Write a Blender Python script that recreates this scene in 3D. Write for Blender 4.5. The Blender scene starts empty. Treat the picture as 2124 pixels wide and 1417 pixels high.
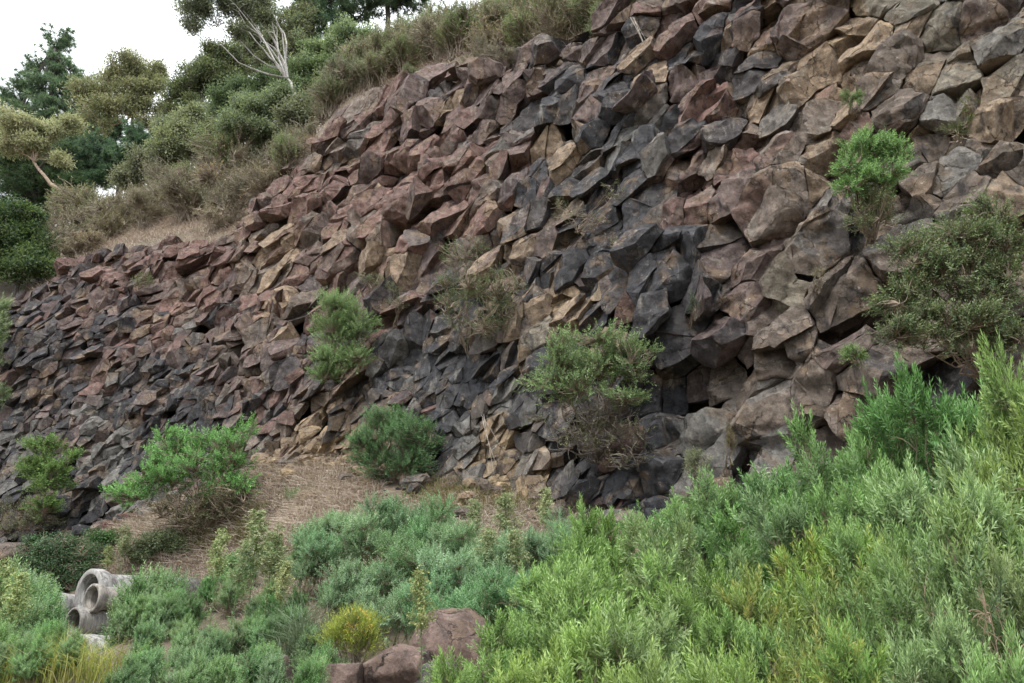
import bpy, bmesh, math
import numpy as np
from mathutils import Vector
R = math.radians
rng = np.random.default_rng(7)

# ------------------------------------------------------------------ camera, world, sun, exposure
scene = bpy.context.scene
COL = scene.collection
PITCH, HFOV, EYE = R(19.8), R(69.0), 1.6
cam_data = bpy.data.cameras.new("camera")
cam = bpy.data.objects.new("camera", cam_data)
COL.objects.link(cam)
cam.location = (0, 0, EYE)
cam.rotation_euler = (math.pi / 2 + PITCH, 0, 0)
cam_data.sensor_width = 36
cam_data.lens = 18 / math.tan(HFOV / 2)
cam_data.clip_start = 0.05
cam_data.clip_end = 2000
scene.camera = cam

SUN_EL, SUN_AZ = R(58), R(205)          # azimuth clockwise from +Y
world = bpy.data.worlds.new("World")
scene.world = world
world.use_nodes = True
wn, wl = world.node_tree.nodes, world.node_tree.links
wn.clear()
w_out = wn.new("ShaderNodeOutputWorld")
w_bg = wn.new("ShaderNodeBackground")
w_bg.inputs["Strength"].default_value = 0.1
w_sky = wn.new("ShaderNodeTexSky")
w_sky.sky_type = 'NISHITA'
w_sky.sun_disc = False
w_sky.sun_elevation = SUN_EL
w_sky.sun_rotation = SUN_AZ
w_mix = wn.new("ShaderNodeMixRGB")
w_mix.inputs["Fac"].default_value = 0.88    # a deck of bright cloud over the clear sky
# standard overcast sky: brightest overhead, a third of that at the horizon
w_tc = wn.new("ShaderNodeTexCoord"); w_sep = wn.new("ShaderNodeSeparateXYZ")
wl.new(w_tc.outputs["Generated"], w_sep.inputs[0])
w_mr = wn.new("ShaderNodeMapRange"); w_mr.clamp = True
w_mr.inputs["From Min"].default_value = 0; w_mr.inputs["From Max"].default_value = 1
w_mr.inputs["To Min"].default_value = 5.2; w_mr.inputs["To Max"].default_value = 15.0
wl.new(w_sep.outputs["Z"], w_mr.inputs["Value"])
w_tint = wn.new("ShaderNodeVectorMath"); w_tint.operation = 'SCALE'
w_tint.inputs[0].default_value = (0.97, 1.0, 1.04)
wl.new(w_mr.outputs["Result"], w_tint.inputs["Scale"])
wl.new(w_tint.outputs["Vector"], w_mix.inputs["Color2"])
wl.new(w_sky.outputs["Color"], w_mix.inputs["Color1"])
wl.new(w_mix.outputs["Color"], w_bg.inputs["Color"])
wl.new(w_bg.outputs["Background"], w_out.inputs["Surface"])

sun_data = bpy.data.lights.new("sun", 'SUN')
sun_data.energy = 1.5
sun_data.angle = R(14)
sun_data.color = (1.0, 0.95, 0.88)
sun = bpy.data.objects.new("sun", sun_data)
COL.objects.link(sun)
sun_dir = Vector((math.sin(SUN_AZ) * math.cos(SUN_EL), math.cos(SUN_AZ) * math.cos(SUN_EL), math.sin(SUN_EL)))
sun.rotation_euler = sun_dir.to_track_quat('Z', 'Y').to_euler()
sun.location = (0, 0, 60)

scene.view_settings.view_transform = 'Standard'
scene.view_settings.look = 'None'
scene.view_settings.exposure = 1.14
scene.view_settings.gamma = 1
scene.view_settings.use_curve_mapping = False
scene.cycles.max_bounces = 6
scene.cycles.diffuse_bounces = 3
scene.cycles.glossy_bounces = 2
scene.cycles.transmission_bounces = 3

# ------------------------------------------------------------------ pixels of the photograph <-> rays
FPX = 1062 / math.tan(HFOV / 2)
CP, SP = math.cos(PITCH), math.sin(PITCH)
def ray(px, py):
    x = (np.asarray(px, float) - 1062) / FPX
    y = (708.5 - np.asarray(py, float)) / FPX
    return np.stack([x + 0 * y, CP - y * SP, SP + y * CP], -1)
def wpt(px, py, Y):
    d = ray(px, py)
    t = np.asarray(Y, float) / d[..., 1]
    return np.array([0, 0, EYE]) + d * t[..., None]
def mpp(px, py, Y):
    return Y / ray(px, py)[..., 1] / FPX
def project(P):
    v = np.asarray(P, float) - np.array([0, 0, EYE])
    dep = v[..., 1] * CP + v[..., 2] * SP
    up = -v[..., 1] * SP + v[..., 2] * CP
    dep = np.where(dep < 0.05, 0.05, dep)
    return 1062 + FPX * v[..., 0] / dep, 708.5 - FPX * up / dep, dep

def smooth(a, b, x):
    t = np.clip((x - a) / (b - a), 0, 1)
    return t * t * (3 - 2 * t)
def inpoly(x, y, poly):
    x = np.asarray(x, float); y = np.asarray(y, float)
    r = np.zeros(x.shape, bool)
    n = len(poly)
    for i in range(n):
        x0, y0 = poly[i]; x1, y1 = poly[(i + 1) % n]
        if y0 == y1: continue
        c = ((y0 > y) != (y1 > y)) & (x < (x1 - x0) * (y - y0) / (y1 - y0) + x0)
        r ^= c
    return r

# ------------------------------------------------------------------ numpy noise
def _hash(i, j, k, s):
    h = (i * 374761393 + j * 668265263 + k * 1274126177 + s * 974634777) & 0xFFFFFFFF
    h = ((h ^ (h >> 13)) * 1274126177) & 0xFFFFFFFF
    h = ((h ^ (h >> 16)) * 2246822519) & 0xFFFFFFFF
    return ((h ^ (h >> 15)) & 0xFFFFFF) / float(0xFFFFFF)
def vnoise(P, s=0):
    P = np.asarray(P, float)
    I = np.floor(P).astype(np.int64)
    f = P - I
    f = f * f * (3 - 2 * f)
    out = 0
    for dx in (0, 1):
        for dy in (0, 1):
            for dz in (0, 1):
                w = (f[..., 0] if dx else 1 - f[..., 0]) * (f[..., 1] if dy else 1 - f[..., 1]) * (f[..., 2] if dz else 1 - f[..., 2])
                out = out + w * _hash(I[..., 0] + dx, I[..., 1] + dy, I[..., 2] + dz, s)
    return out * 2 - 1
def fbm(P, oct=3, s=0):
    out, a = 0, 0.5
    for o in range(oct):
        out = out + a * vnoise(P * 2.03 ** o + 7.3 * o, s + o)
        a *= 0.5
    return out
def worley(P, s=0):
    P = np.asarray(P, float)
    I = np.floor(P).astype(np.int64)
    best = np.full(P.shape[:-1], 9.0)
    for dx in (-1, 0, 1):
        for dy in (-1, 0, 1):
            for dz in (-1, 0, 1):
                c = I + np.array([dx, dy, dz])
                q = np.stack([_hash(c[..., 0], c[..., 1], c[..., 2], s + a) for a in (11, 23, 37)], -1)
                best = np.minimum(best, ((c + q - P) ** 2).sum(-1))
    return np.sqrt(best)

# ------------------------------------------------------------------ mesh and object helpers
def make_mesh(name, V, F, mat, tint=None, smooth_shade=False):
    """V (n,3); F (m,k) with k = 3 or 4; tint (n,3) becomes the colour attribute 'tint'."""
    V = np.ascontiguousarray(V, np.float32); F = np.ascontiguousarray(F, np.int32)
    me = bpy.data.meshes.new(name)
    me.vertices.add(len(V)); me.vertices.foreach_set("co", V.ravel())
    k = F.shape[1]
    me.loops.add(F.size); me.loops.foreach_set("vertex_index", F.ravel())
    me.polygons.add(len(F))
    me.polygons.foreach_set("loop_start", np.arange(0, F.size, k, dtype=np.int32))
    if tint is not None:
        a = me.attributes.new("tint", 'FLOAT_COLOR', 'POINT')
        c = np.ones((len(V), 4), np.float32); c[:, :3] = tint
        a.data.foreach_set("color", c.ravel())
    me.materials.append(mat)
    me.update(calc_edges=True)
    if smooth_shade:
        me.polygons.foreach_set("use_smooth", np.ones(len(F), bool))
    else:
        me.polygons.foreach_set("use_smooth", np.zeros(len(F), bool))
    return me
def link(name, data, parent=None, loc=None):
    o = bpy.data.objects.new(name, data)
    COL.objects.link(o)
    if parent is not None: o.parent = parent
    if loc is not None: o.location = loc
    return o
def tag(o, label=None, cat=None, group=None, kind=None):
    if label: o["label"] = label
    if cat: o["category"] = cat
    if group: o["group"] = group
    if kind: o["kind"] = kind
    return o
def thing(name, label, cat, loc, group=None, rz=0.0):
    o = link(name, None, None, tuple(float(v) for v in loc))
    o.rotation_euler = (0, 0, rz)
    return tag(o, label, cat, group)
def copy_tree(o, loc, rz=0.0, sc=1.0, label=None, group=None, tilt=(0, 0)):
    c = o.copy(); COL.objects.link(c)
    c.location = tuple(float(v) for v in loc); c.rotation_euler = (tilt[0], tilt[1], rz)
    c.scale = (sc, sc, sc) if np.isscalar(sc) else sc
    if label: c["label"] = label
    if group: c["group"] = group
    for ch in o.children:
        d = ch.copy(); COL.objects.link(d); d.parent = c
        for g in ch.children:
            e = g.copy(); COL.objects.link(e); e.parent = d
    return c
class Acc:
    """collects triangle soup pieces into one mesh"""
    def __init__(s): s.V, s.F, s.T, s.n = [], [], [], 0
    def add(s, V, F, T):
        V = np.asarray(V, float).reshape(-1, 3)
        s.V.append(V); s.F.append(np.asarray(F) + s.n)
        T = np.asarray(T, float)
        s.T.append(np.broadcast_to(T, V.shape) if T.ndim == 1 else T.reshape(-1, 3)); s.n += len(V)
    def mesh(s, name, mat, sm=False):
        return make_mesh(name, np.concatenate(s.V), np.concatenate(s.F), mat, np.concatenate(s.T), sm)

# ------------------------------------------------------------------ materials
def nodes(name):
    m = bpy.data.materials.new(name); m.use_nodes = True
    nt = m.node_tree; nt.nodes.clear()
    out = nt.nodes.new("ShaderNodeOutputMaterial")
    return m, nt, out
def N(nt, t, **kw):
    n = nt.nodes.new(t)
    for k, v in kw.items():
        if k in n.inputs: n.inputs[k].default_value = v
        else: setattr(n, k, v)
    return n
def ramp(nt, src, stops):
    r = nt.nodes.new("ShaderNodeValToRGB")
    el = r.color_ramp.elements
    while len(el) < len(stops): el.new(0.5)
    for e, (p, c) in zip(el, stops):
        e.position = p; e.color = (c, c, c, 1) if np.isscalar(c) else (*c, 1)
    nt.links.new(src, r.inputs["Fac"])
    return r.outputs["Color"]
def mix(nt, fac, a, b, mode='MIX'):
    m = nt.nodes.new("ShaderNodeMixRGB"); m.blend_type = mode
    for inp, v in (("Fac", fac), ("Color1", a), ("Color2", b)):
        if hasattr(v, "is_linked") or hasattr(v, "links"): nt.links.new(v, m.inputs[inp])
        elif np.isscalar(v): m.inputs[inp].default_value = v
        else: m.inputs[inp].default_value = (*v, 1)
    return m.outputs["Color"]

def foliage_material(name, trans=0.3, rough=0.5):
    m, nt, out = nodes(name)
    at = N(nt, "ShaderNodeAttribute", attribute_name="tint")
    oi = N(nt, "ShaderNodeObjectInfo")
    hs = N(nt, "ShaderNodeHueSaturation")
    mr = N(nt, "ShaderNodeMapRange"); mr.inputs["To Min"].default_value = 0.8; mr.inputs["To Max"].default_value = 1.2
    nt.links.new(oi.outputs["Random"], mr.inputs["Value"]); nt.links.new(mr.outputs["Result"], hs.inputs["Value"])
    wn1 = N(nt, "ShaderNodeTexWhiteNoise"); wn1.noise_dimensions = '1D'; nt.links.new(oi.outputs["Random"], wn1.inputs["W"])
    mh = N(nt, "ShaderNodeMapRange"); mh.inputs["To Min"].default_value = 0.473; mh.inputs["To Max"].default_value = 0.508
    nt.links.new(wn1.outputs["Value"], mh.inputs["Value"]); nt.links.new(mh.outputs["Result"], hs.inputs["Hue"])
    sp_ = N(nt, "ShaderNodeSeparateColor"); nt.links.new(wn1.outputs["Color"], sp_.inputs[0])
    ms_ = N(nt, "ShaderNodeMapRange"); ms_.inputs["To Min"].default_value = 0.82; ms_.inputs["To Max"].default_value = 1.15
    nt.links.new(sp_.outputs[1], ms_.inputs["Value"]); nt.links.new(ms_.outputs["Result"], hs.inputs["Saturation"])
    nt.links.new(at.outputs["Color"], hs.inputs["Color"])
    p = N(nt, "ShaderNodeBsdfPrincipled", Roughness=rough)
    p.inputs["Specular IOR Level"].default_value = 0.35
    nt.links.new(hs.outputs["Color"], p.inputs["Base Color"])
    t = N(nt, "ShaderNodeBsdfTranslucent")
    nt.links.new(mix(nt, 1.0, hs.outputs["Color"], (1.25, 1.25, 0.8), 'MULTIPLY'), t.inputs["Color"])
    ms = N(nt, "ShaderNodeMixShader", Fac=trans)
    nt.links.new(p.outputs[0], ms.inputs[1]); nt.links.new(t.outputs[0], ms.inputs[2])
    nt.links.new(ms.outputs[0], out.inputs["Surface"])
    return m
def bark_material(name):
    m, nt, out = nodes(name)
    at = N(nt, "ShaderNodeAttribute", attribute_name="tint")
    ge = N(nt, "ShaderNodeNewGeometry")
    n1 = N(nt, "ShaderNodeTexNoise", Scale=9.0, Detail=5.0)
    nt.links.new(ge.outputs["Position"], n1.inputs["Vector"])
    c = mix(nt, 1.0, at.outputs["Color"], ramp(nt, n1.outputs["Fac"], [(0.3, 0.55), (0.7, 1.35)]), 'MULTIPLY')
    p = N(nt, "ShaderNodeBsdfPrincipled", Roughness=0.85)
    nt.links.new(c, p.inputs["Base Color"]); nt.links.new(p.outputs[0], out.inputs["Surface"])
    return m
def rock_material(name):
    m, nt, out = nodes(name)
    at = N(nt, "ShaderNodeAttribute", attribute_name="tint")
    ge = N(nt, "ShaderNodeNewGeometry"); pos = ge.outputs["Position"]
    big = N(nt, "ShaderNodeTexNoise", Scale=1.1, Detail=7.0, Roughness=0.62); nt.links.new(pos, big.inputs["Vector"])
    med = N(nt, "ShaderNodeTexNoise", Scale=4.0, Detail=9.0, Roughness=0.7); nt.links.new(pos, med.inputs["Vector"])
    fine = N(nt, "ShaderNodeTexNoise", Scale=24.0, Detail=9.0, Roughness=0.8); nt.links.new(pos, fine.inputs["Vector"])
    mp = N(nt, "ShaderNodeMapping"); mp.inputs["Scale"].default_value = (3.2, 3.2, 0.55); nt.links.new(pos, mp.inputs["Vector"])
    streak = N(nt, "ShaderNodeTexNoise", Scale=1.0, Detail=6.0, Roughness=0.65); nt.links.new(mp.outputs[0], streak.inputs["Vector"])
    c = mix(nt, 1.0, at.outputs["Color"], ramp(nt, med.outputs["Fac"], [(0.3, 0.48), (0.5, 1.0), (0.72, 1.6)]), 'MULTIPLY')
    c = mix(nt, ramp(nt, big.outputs["Fac"], [(0.53, 0.0), (0.63, 0.62)]), c, (0.215, 0.15, 0.095))          # ochre weathering
    c = mix(nt, ramp(nt, streak.outputs["Fac"], [(0.58, 0.0), (0.68, 0.6)]), c, (0.28, 0.255, 0.215))          # pale wash and lichen
    c = mix(nt, ramp(nt, streak.outputs["Fac"], [(0.33, 0.75), (0.43, 0.0)]), c, (0.028, 0.028, 0.031))        # dark seep stains
    sp = N(nt, "ShaderNodeTexNoise", Scale=9.0, Detail=4.0, Roughness=0.6); nt.links.new(pos, sp.inputs["Vector"])
    spk = mix(nt, 1.0, ramp(nt, sp.outputs["Fac"], [(0.62, 0.0), (0.70, 0.7)]), ramp(nt, big.outputs["Fac"], [(0.42, 0.0), (0.6, 1.0)]), 'MULTIPLY')
    c = mix(nt, spk, c, (0.42, 0.39, 0.33))
    c = mix(nt, 1.0, c, ramp(nt, fine.outputs["Fac"], [(0.32, 0.58), (0.68, 1.42)]), 'MULTIPLY')
    wv = N(nt, "ShaderNodeVectorMath", operation='SCALE'); wv.inputs["Scale"].default_value = 0.35
    nt.links.new(med.outputs["Color"], wv.inputs[0])
    wa = N(nt, "ShaderNodeVectorMath", operation='ADD'); nt.links.new(pos, wa.inputs[0]); nt.links.new(wv.outputs[0], wa.inputs[1])
    chip = N(nt, "ShaderNodeTexVoronoi", Scale=3.6); nt.links.new(wa.outputs[0], chip.inputs["Vector"])
    crk = N(nt, "ShaderNodeTexVoronoi", Scale=1.5); crk.feature = 'DISTANCE_TO_EDGE'; nt.links.new(wa.outputs[0], crk.inputs["Vector"])
    crack = mix(nt, 1.0, ramp(nt, crk.outputs["Distance"], [(0.0, 1.0), (0.018, 0.0)]), ramp(nt, big.outputs["Fac"], [(0.45, 0.0), (0.55, 1.0)]), 'MULTIPLY')
    c = mix(nt, crack, c, (0.02, 0.018, 0.017))
    p = N(nt, "ShaderNodeBsdfPrincipled", Roughness=0.78)
    p.inputs["Specular IOR Level"].default_value = 0.35
    nt.links.new(c, p.inputs["Base Color"])
    b0 = N(nt, "ShaderNodeBump", Strength=0.55, Distance=0.22); nt.links.new(chip.outputs["Distance"], b0.inputs["Height"])
    bc = N(nt, "ShaderNodeBump", Strength=0.8, Distance=0.05, invert=True); nt.links.new(crack, bc.inputs["Height"]); nt.links.new(b0.outputs[0], bc.inputs["Normal"])
    b1 = N(nt, "ShaderNodeBump", Strength=0.8, Distance=0.14); nt.links.new(med.outputs["Fac"], b1.inputs["Height"]); nt.links.new(bc.outputs[0], b1.inputs["Normal"])
    b2 = N(nt, "ShaderNodeBump", Strength=0.8, Distance=0.035); nt.links.new(fine.outputs["Fac"], b2.inputs["Height"]); nt.links.new(b1.outputs[0], b2.inputs["Normal"])
    nt.links.new(b2.outputs[0], p.inputs["Normal"])
    nt.links.new(p.outputs[0], out.inputs["Surface"])
    return m
def soil_material(name, ca, cb, cc, scale=1.0):
    m, nt, out = nodes(name)
    ge = N(nt, "ShaderNodeNewGeometry"); pos = ge.outputs["Position"]
    a = N(nt, "ShaderNodeTexNoise", Scale=0.55 * scale, Detail=8.0, Roughness=0.65); nt.links.new(pos, a.inputs["Vector"])
    b = N(nt, "ShaderNodeTexNoise", Scale=7.0 * scale, Detail=8.0, Roughness=0.75); nt.links.new(pos, b.inputs["Vector"])
    c = mix(nt, ramp(nt, a.outputs["Fac"], [(0.38, 0.0), (0.62, 1.0)]), ca, cb)
    c = mix(nt, ramp(nt, b.outputs["Fac"], [(0.45, 0.0), (0.7, 0.8)]), c, cc)
    p = N(nt, "ShaderNodeBsdfPrincipled", Roughness=0.95)
    nt.links.new(c, p.inputs["Base Color"])
    bp = N(nt, "ShaderNodeBump", Strength=0.9, Distance=0.08); nt.links.new(b.outputs["Fac"], bp.inputs["Height"]); nt.links.new(bp.outputs[0], p.inputs["Normal"])
    nt.links.new(p.outputs[0], out.inputs["Surface"])
    return m
def concrete_material(name):
    m, nt, out = nodes(name)
    tc = N(nt, "ShaderNodeTexCoord"); pos = tc.outputs["Object"]
    ge = N(nt, "ShaderNodeNewGeometry")
    a = N(nt, "ShaderNodeTexNoise", Scale=3.0, Detail=8.0, Roughness=0.7); nt.links.new(ge.outputs["Position"], a.inputs["Vector"])
    mp = N(nt, "ShaderNodeMapping"); mp.inputs["Scale"].default_value = (9, 9, 1.2); nt.links.new(ge.outputs["Position"], mp.inputs["Vector"])
    s = N(nt, "ShaderNodeTexNoise", Scale=1.3, Detail=6.0, Roughness=0.7); nt.links.new(mp.outputs[0], s.inputs["Vector"])
    at = N(nt, "ShaderNodeAttribute", attribute_name="tint")
    c = mix(nt, 1.0, at.outputs["Color"], ramp(nt, a.outputs["Fac"], [(0.34, 0.45), (0.66, 1.15)]), 'MULTIPLY')
    c = mix(nt, ramp(nt, s.outputs["Fac"], [(0.45, 0.0), (0.62, 0.85)]), c, (0.085, 0.082, 0.075))
    p = N(nt, "ShaderNodeBsdfPrincipled", Roughness=0.9)
    nt.links.new(c, p.inputs["Base Color"])
    bp = N(nt, "ShaderNodeBump", Strength=0.4, Distance=0.02); nt.links.new(a.outputs["Fac"], bp.inputs["Height"]); nt.links.new(bp.outputs[0], p.inputs["Normal"])
    nt.links.new(p.outputs[0], out.inputs["Surface"])
    return m
M_LEAF = foliage_material("leaf", 0.3, 0.45)
M_CROWN = foliage_material("crown_leaf", 0.45, 0.5)
M_DRY = foliage_material("dry_leaf", 0.15, 0.8)
M_BARK = bark_material("bark")
M_ROCK = rock_material("basalt")
M_SOIL = soil_material("soil", (0.16, 0.12, 0.09), (0.10, 0.085, 0.055), (0.24, 0.19, 0.145))
M_HILL = soil_material("hill_soil", (0.19, 0.15, 0.11), (0.13, 0.115, 0.08), (0.25, 0.205, 0.155))
M_CONC = concrete_material("concrete")
# ------------------------------------------------------------------ the quarry face: plan curve and frame
_pts = np.array([(26, 3.0), (19, 6.6), (13.5, 9.8), (9, 12.6), (5, 15.2), (1.6, 17.6), (-2, 20.2), (-5.5, 22.7), (-10.5, 26.0), (-16.5, 28.8), (-24, 30.6), (-33, 31.4), (-46, 31.6), (-70, 31.6)], float)
_t = np.concatenate([[0], np.cumsum(np.linalg.norm(np.diff(_pts, axis=0), axis=1))])
_tt = np.arange(0, _t[-1], 0.05)
_cx, _cy = np.interp(_tt, _t, _pts[:, 0]), np.interp(_tt, _t, _pts[:, 1])
_k = np.hanning(121); _k /= _k.sum()
_pad = lambda a: np.concatenate([a[0] + (a[1] - a[0]) * np.arange(-60, 0), a, a[-1] + (a[-1] - a[-2]) * np.arange(1, 61)])
_cx, _cy = np.convolve(_pad(_cx), _k, 'valid'), np.convolve(_pad(_cy), _k, 'valid')
_i0 = np.argmin((_cx - 1.6) ** 2 + (_cy - 17.6) ** 2)
S_ARR = _tt - _tt[_i0]                      # s = 0 below the middle, growing to the left
_tx, _ty = np.gradient(_cx), np.gradient(_cy)
_l = np.hypot(_tx, _ty); _tx /= _l; _ty /= _l
NX, NY = _ty * -1, _tx * 1                  # horizontal normal
if NX[_i0] * (0 - 1.6) + NY[_i0] * (0 - 17.6) < 0: NX, NY = -NX, -NY
LEAN = 0.26
def cliff_point(s, z, w):
    """s along the face, z height, w depth into the rock"""
    back = w + LEAN * (z - 4.0)
    nx, ny = np.interp(s, S_ARR, NX), np.interp(s, S_ARR, NY)
    return np.stack([np.interp(s, S_ARR, _cx) - nx * back, np.interp(s, S_ARR, _cy) - ny * back, np.asarray(z, float) + 0 * s], -1)
def cliff_coords(X, Y):
    """plan point -> (s, distance in front of the z=4 line)"""
    X = np.asarray(X, float); sh = X.shape; X = X.ravel(); Y = np.asarray(Y, float).ravel()
    s = np.empty(len(X)); d = np.empty(len(X))
    st = 6
    for a in range(0, len(X), 4000):
        q = ((X[a:a + 4000, None] - _cx[None, ::st]) ** 2 + (Y[a:a + 4000, None] - _cy[None, ::st]) ** 2).argmin(1) * st
        s[a:a + 4000] = S_ARR[q]
        d[a:a + 4000] = (X[a:a + 4000] - _cx[q]) * NX[q] + (Y[a:a + 4000] - _cy[q]) * NY[q]
    return s.reshape(sh), d.reshape(sh)
def march(px, py, f, t0=2.0, t1=120.0, n=1200):
    """first point along the pixel's ray where f(P) turns positive"""
    d = ray(px, py)
    t = np.linspace(t0, t1, n)
    P = np.array([0, 0, EYE]) + d[None, :] * t[:, None]
    v = f(P)
    k = np.nonzero(v > 0)[0]
    if len(k) == 0: return None
    k = k[0]
    if k == 0: return P[0]
    a = v[k - 1] / (v[k - 1] - v[k])
    return P[k - 1] * (1 - a) + P[k] * a
def cliff_depth(P):
    s, d = cliff_coords(P[:, 0], P[:, 1])
    return -d - LEAN * (P[:, 2] - 4.0)      # > 0 inside
def cliff_hit(px, py):
    P = march(px, py, cliff_depth)
    s, d = cliff_coords(P[0:1], P[1:2])
    return float(s[0]), float(P[2]), P
_top = [(-60, 648), (0, 632), (75, 605), (130, 548), (200, 528), (330, 500), (450, 505), (530, 470), (540, 415), (600, 330), (640, 272), (700, 205), (780, 178), (880, 140), (930, 118), (1000, 128), (1110, 100), (1190, 78), (1250, 45), (1300, 10), (1340, -30)]
_bot = [(-60, 1165), (60, 1140), (190, 1095), (330, 1050), (480, 985), (560, 950), (640, 955), (760, 965), (880, 985), (1000, 1005), (1120, 1025), (1250, 1055), (1400, 1052), (1550, 1030), (1700, 1000), (1850, 980), (2124, 960)]
_h = [cliff_hit(*p) for p in _top]; _ht = sorted((a, b) for a, b, c in _h)
_h = [cliff_hit(*p) for p in _bot]; _hb = sorted((a, b) for a, b, c in _h)
ST, ZT = np.array([a for a, b in _ht]), np.array([b for a, b in _ht])
SB, ZB = np.array([a for a, b in _hb]), np.array([b for a, b in _hb])
print("top s,z", np.round(ST, 1), np.round(ZT, 1)); print("bottom s,z", np.round(SB, 1), np.round(ZB, 1))
def ztop(s):
    s = np.asarray(s, float)
    z = np.interp(s, ST, ZT)
    return z + np.clip(ST[0] - s, 0, 3) * 0.7
def zbase(s): return np.interp(s, SB, ZB)

def ground_z(X, Y):
    s, d = cliff_coords(X, Y)
    X = np.asarray(X, float); Y = np.asarray(Y, float)
    L = np.interp(s, [-14, -4, 3, 8, 12, 16, 22], [6.5, 7.5, 10.5, 12.5, 10.0, 7.0, 6.5])
    zb = zbase(s)
    dd = d + LEAN * (zb - 4)
    flat = 0.45 * smooth(3, 9, np.hypot(X, Y)) * smooth(-9.5, -6, X)
    u = np.clip(1 - dd / L, -1, 1.3)
    rise = np.where(u > 0, u ** 1.25 if False else np.abs(u) ** 1.25, 0) * (zb - flat)
    rise = np.where(dd < 0, (zb - flat) * 1.0 + np.clip(-dd, 0, 3) * 0.12, rise)
    g0 = flat + rise
    w = smooth(6.5, 3.0, np.hypot(X + 10.2, Y - 17.5)) * smooth(-5, -7.5, X)
    return g0 * (1 - w) + np.minimum(g0, 0.05) * w + 0.12 * fbm(np.stack([X * 0.6, Y * 0.6, 0 * X], -1), 3, 5)
def hill_z(X, Y):
    s, d = cliff_coords(X, Y)
    zt = ztop(s)
    b = -d - LEAN * (zt - 4)                # distance behind the rim
    sl = 0.7 + 0.38 * smooth(4, 10, s) - 0.8 * smooth(34, 44, s)
    z = zt - 0.15 + sl * np.clip(b, 0, 9) + 0.13 * np.clip(b - 9, 0, 60) - 1.7 * smooth(0.75, -0.15, b)
    return z + 0.25 * fbm(np.stack([np.asarray(X) * 0.35, np.asarray(Y) * 0.35, 0 * z], -1), 3, 9) * smooth(0, 2, b), b
def ground_hit(px, py):
    return march(px, py, lambda P: ground_z(P[:, 0], P[:, 1]) - P[:, 2], 1.5, 60, 1200)
def hill_hit(px, py):
    def f(P):
        z, b = hill_z(P[:, 0], P[:, 1])
        return np.where(b > -0.2, z - P[:, 2], -1)
    return march(px, py, f, 10, 80, 1400)

# ground sheet: fine near the camera, coarse to the horizon
def axis(lo, hi, fine_lo, fine_hi, step):
    a = np.arange(fine_lo, fine_hi + 1e-6, step)
    l = fine_lo - np.geomspace(1, max(2, fine_lo - lo + 1), 14)[1:][::-1] + 1
    h = fine_hi + np.geomspace(1, max(2, hi - fine_hi + 1), 14)[1:] - 1
    return np.concatenate([l, a, h])
def grid_faces(nu, nv):
    i = np.arange(nu * nv).reshape(nu, nv)
    return np.stack([i[:-1, :-1].ravel(), i[1:, :-1].ravel(), i[1:, 1:].ravel(), i[:-1, 1:].ravel()], -1)
gx, gy = axis(-400, 400, -34, 16, 0.4), axis(-400, 400, -4, 36, 0.4)
GX, GY = np.meshgrid(gx, gy, indexing='ij')
GZ = ground_z(GX, GY)
s_, d_ = cliff_coords(GX, GY)
GZ = np.where(d_ < -6, np.minimum(GZ, 1.0), GZ)
me = make_mesh("ground", np.stack([GX, GY, GZ], -1).reshape(-1, 3), grid_faces(len(gx), len(gy)), M_SOIL, None, True)
tag(link("ground", me), "rough weedy quarry floor rising in a bank of dry soil to the rock face", kind="structure")

# hillside behind the rim: rows follow the rim
hs = np.arange(-24, 62, 0.5)
hb = np.concatenate([[-0.15, 0.1, 0.4], np.arange(0.8, 10, 0.5), np.geomspace(10.5, 260, 24)])
HS, HB = np.meshgrid(hs, hb, indexing='ij')
rim = cliff_point(HS, ztop(HS), HB * 0)
hn = np.stack([np.interp(HS, S_ARR, NX), np.interp(HS, S_ARR, NY)], -1)
# far rows fan out along one common direction so that they do not cross
fan = smooth(6, 60, HB)[..., None]
dirn = (1 - fan) * (-hn) + fan * np.array([0.42, 0.907])
HX, HY = rim[..., 0] + dirn[..., 0] * HB, rim[..., 1] + dirn[..., 1] * HB
sl = 0.7 + 0.38 * smooth(4, 10, HS) - 0.8 * smooth(34, 44, HS)
HZ = ztop(HS) - 0.15 + sl * np.clip(HB, 0, 9) + 0.13 * np.clip(HB - 9, 0, 60) - 1.7 * smooth(0.75, -0.15, HB)
HZ = HZ + 0.25 * fbm(np.stack([HX * 0.35, HY * 0.35, 0 * HZ], -1), 3, 9) * smooth(0, 2, HB)
me = make_mesh("hillside", np.stack([HX, HY, HZ], -1).reshape(-1, 3), grid_faces(len(hs), len(hb)), M_HILL, None, True)
tag(link("hillside", me), "scrubby hillside rising above the rim of the rock face", kind="structure")

# ------------------------------------------------------------------ cliff: fractured basalt, block by block
PAL = {'R': (0.165, 0.097, 0.08), 'P': (0.126, 0.089, 0.079), 'D': (0.038, 0.039, 0.044), 'T': (0.27, 0.2, 0.135), 'G': (0.144, 0.138, 0.126), 'O': (0.18, 0.158, 0.12), 'B': (0.142, 0.114, 0.093), 'Y': (0.31, 0.23, 0.138), 'S': (0.185, 0.13, 0.108)}
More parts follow.
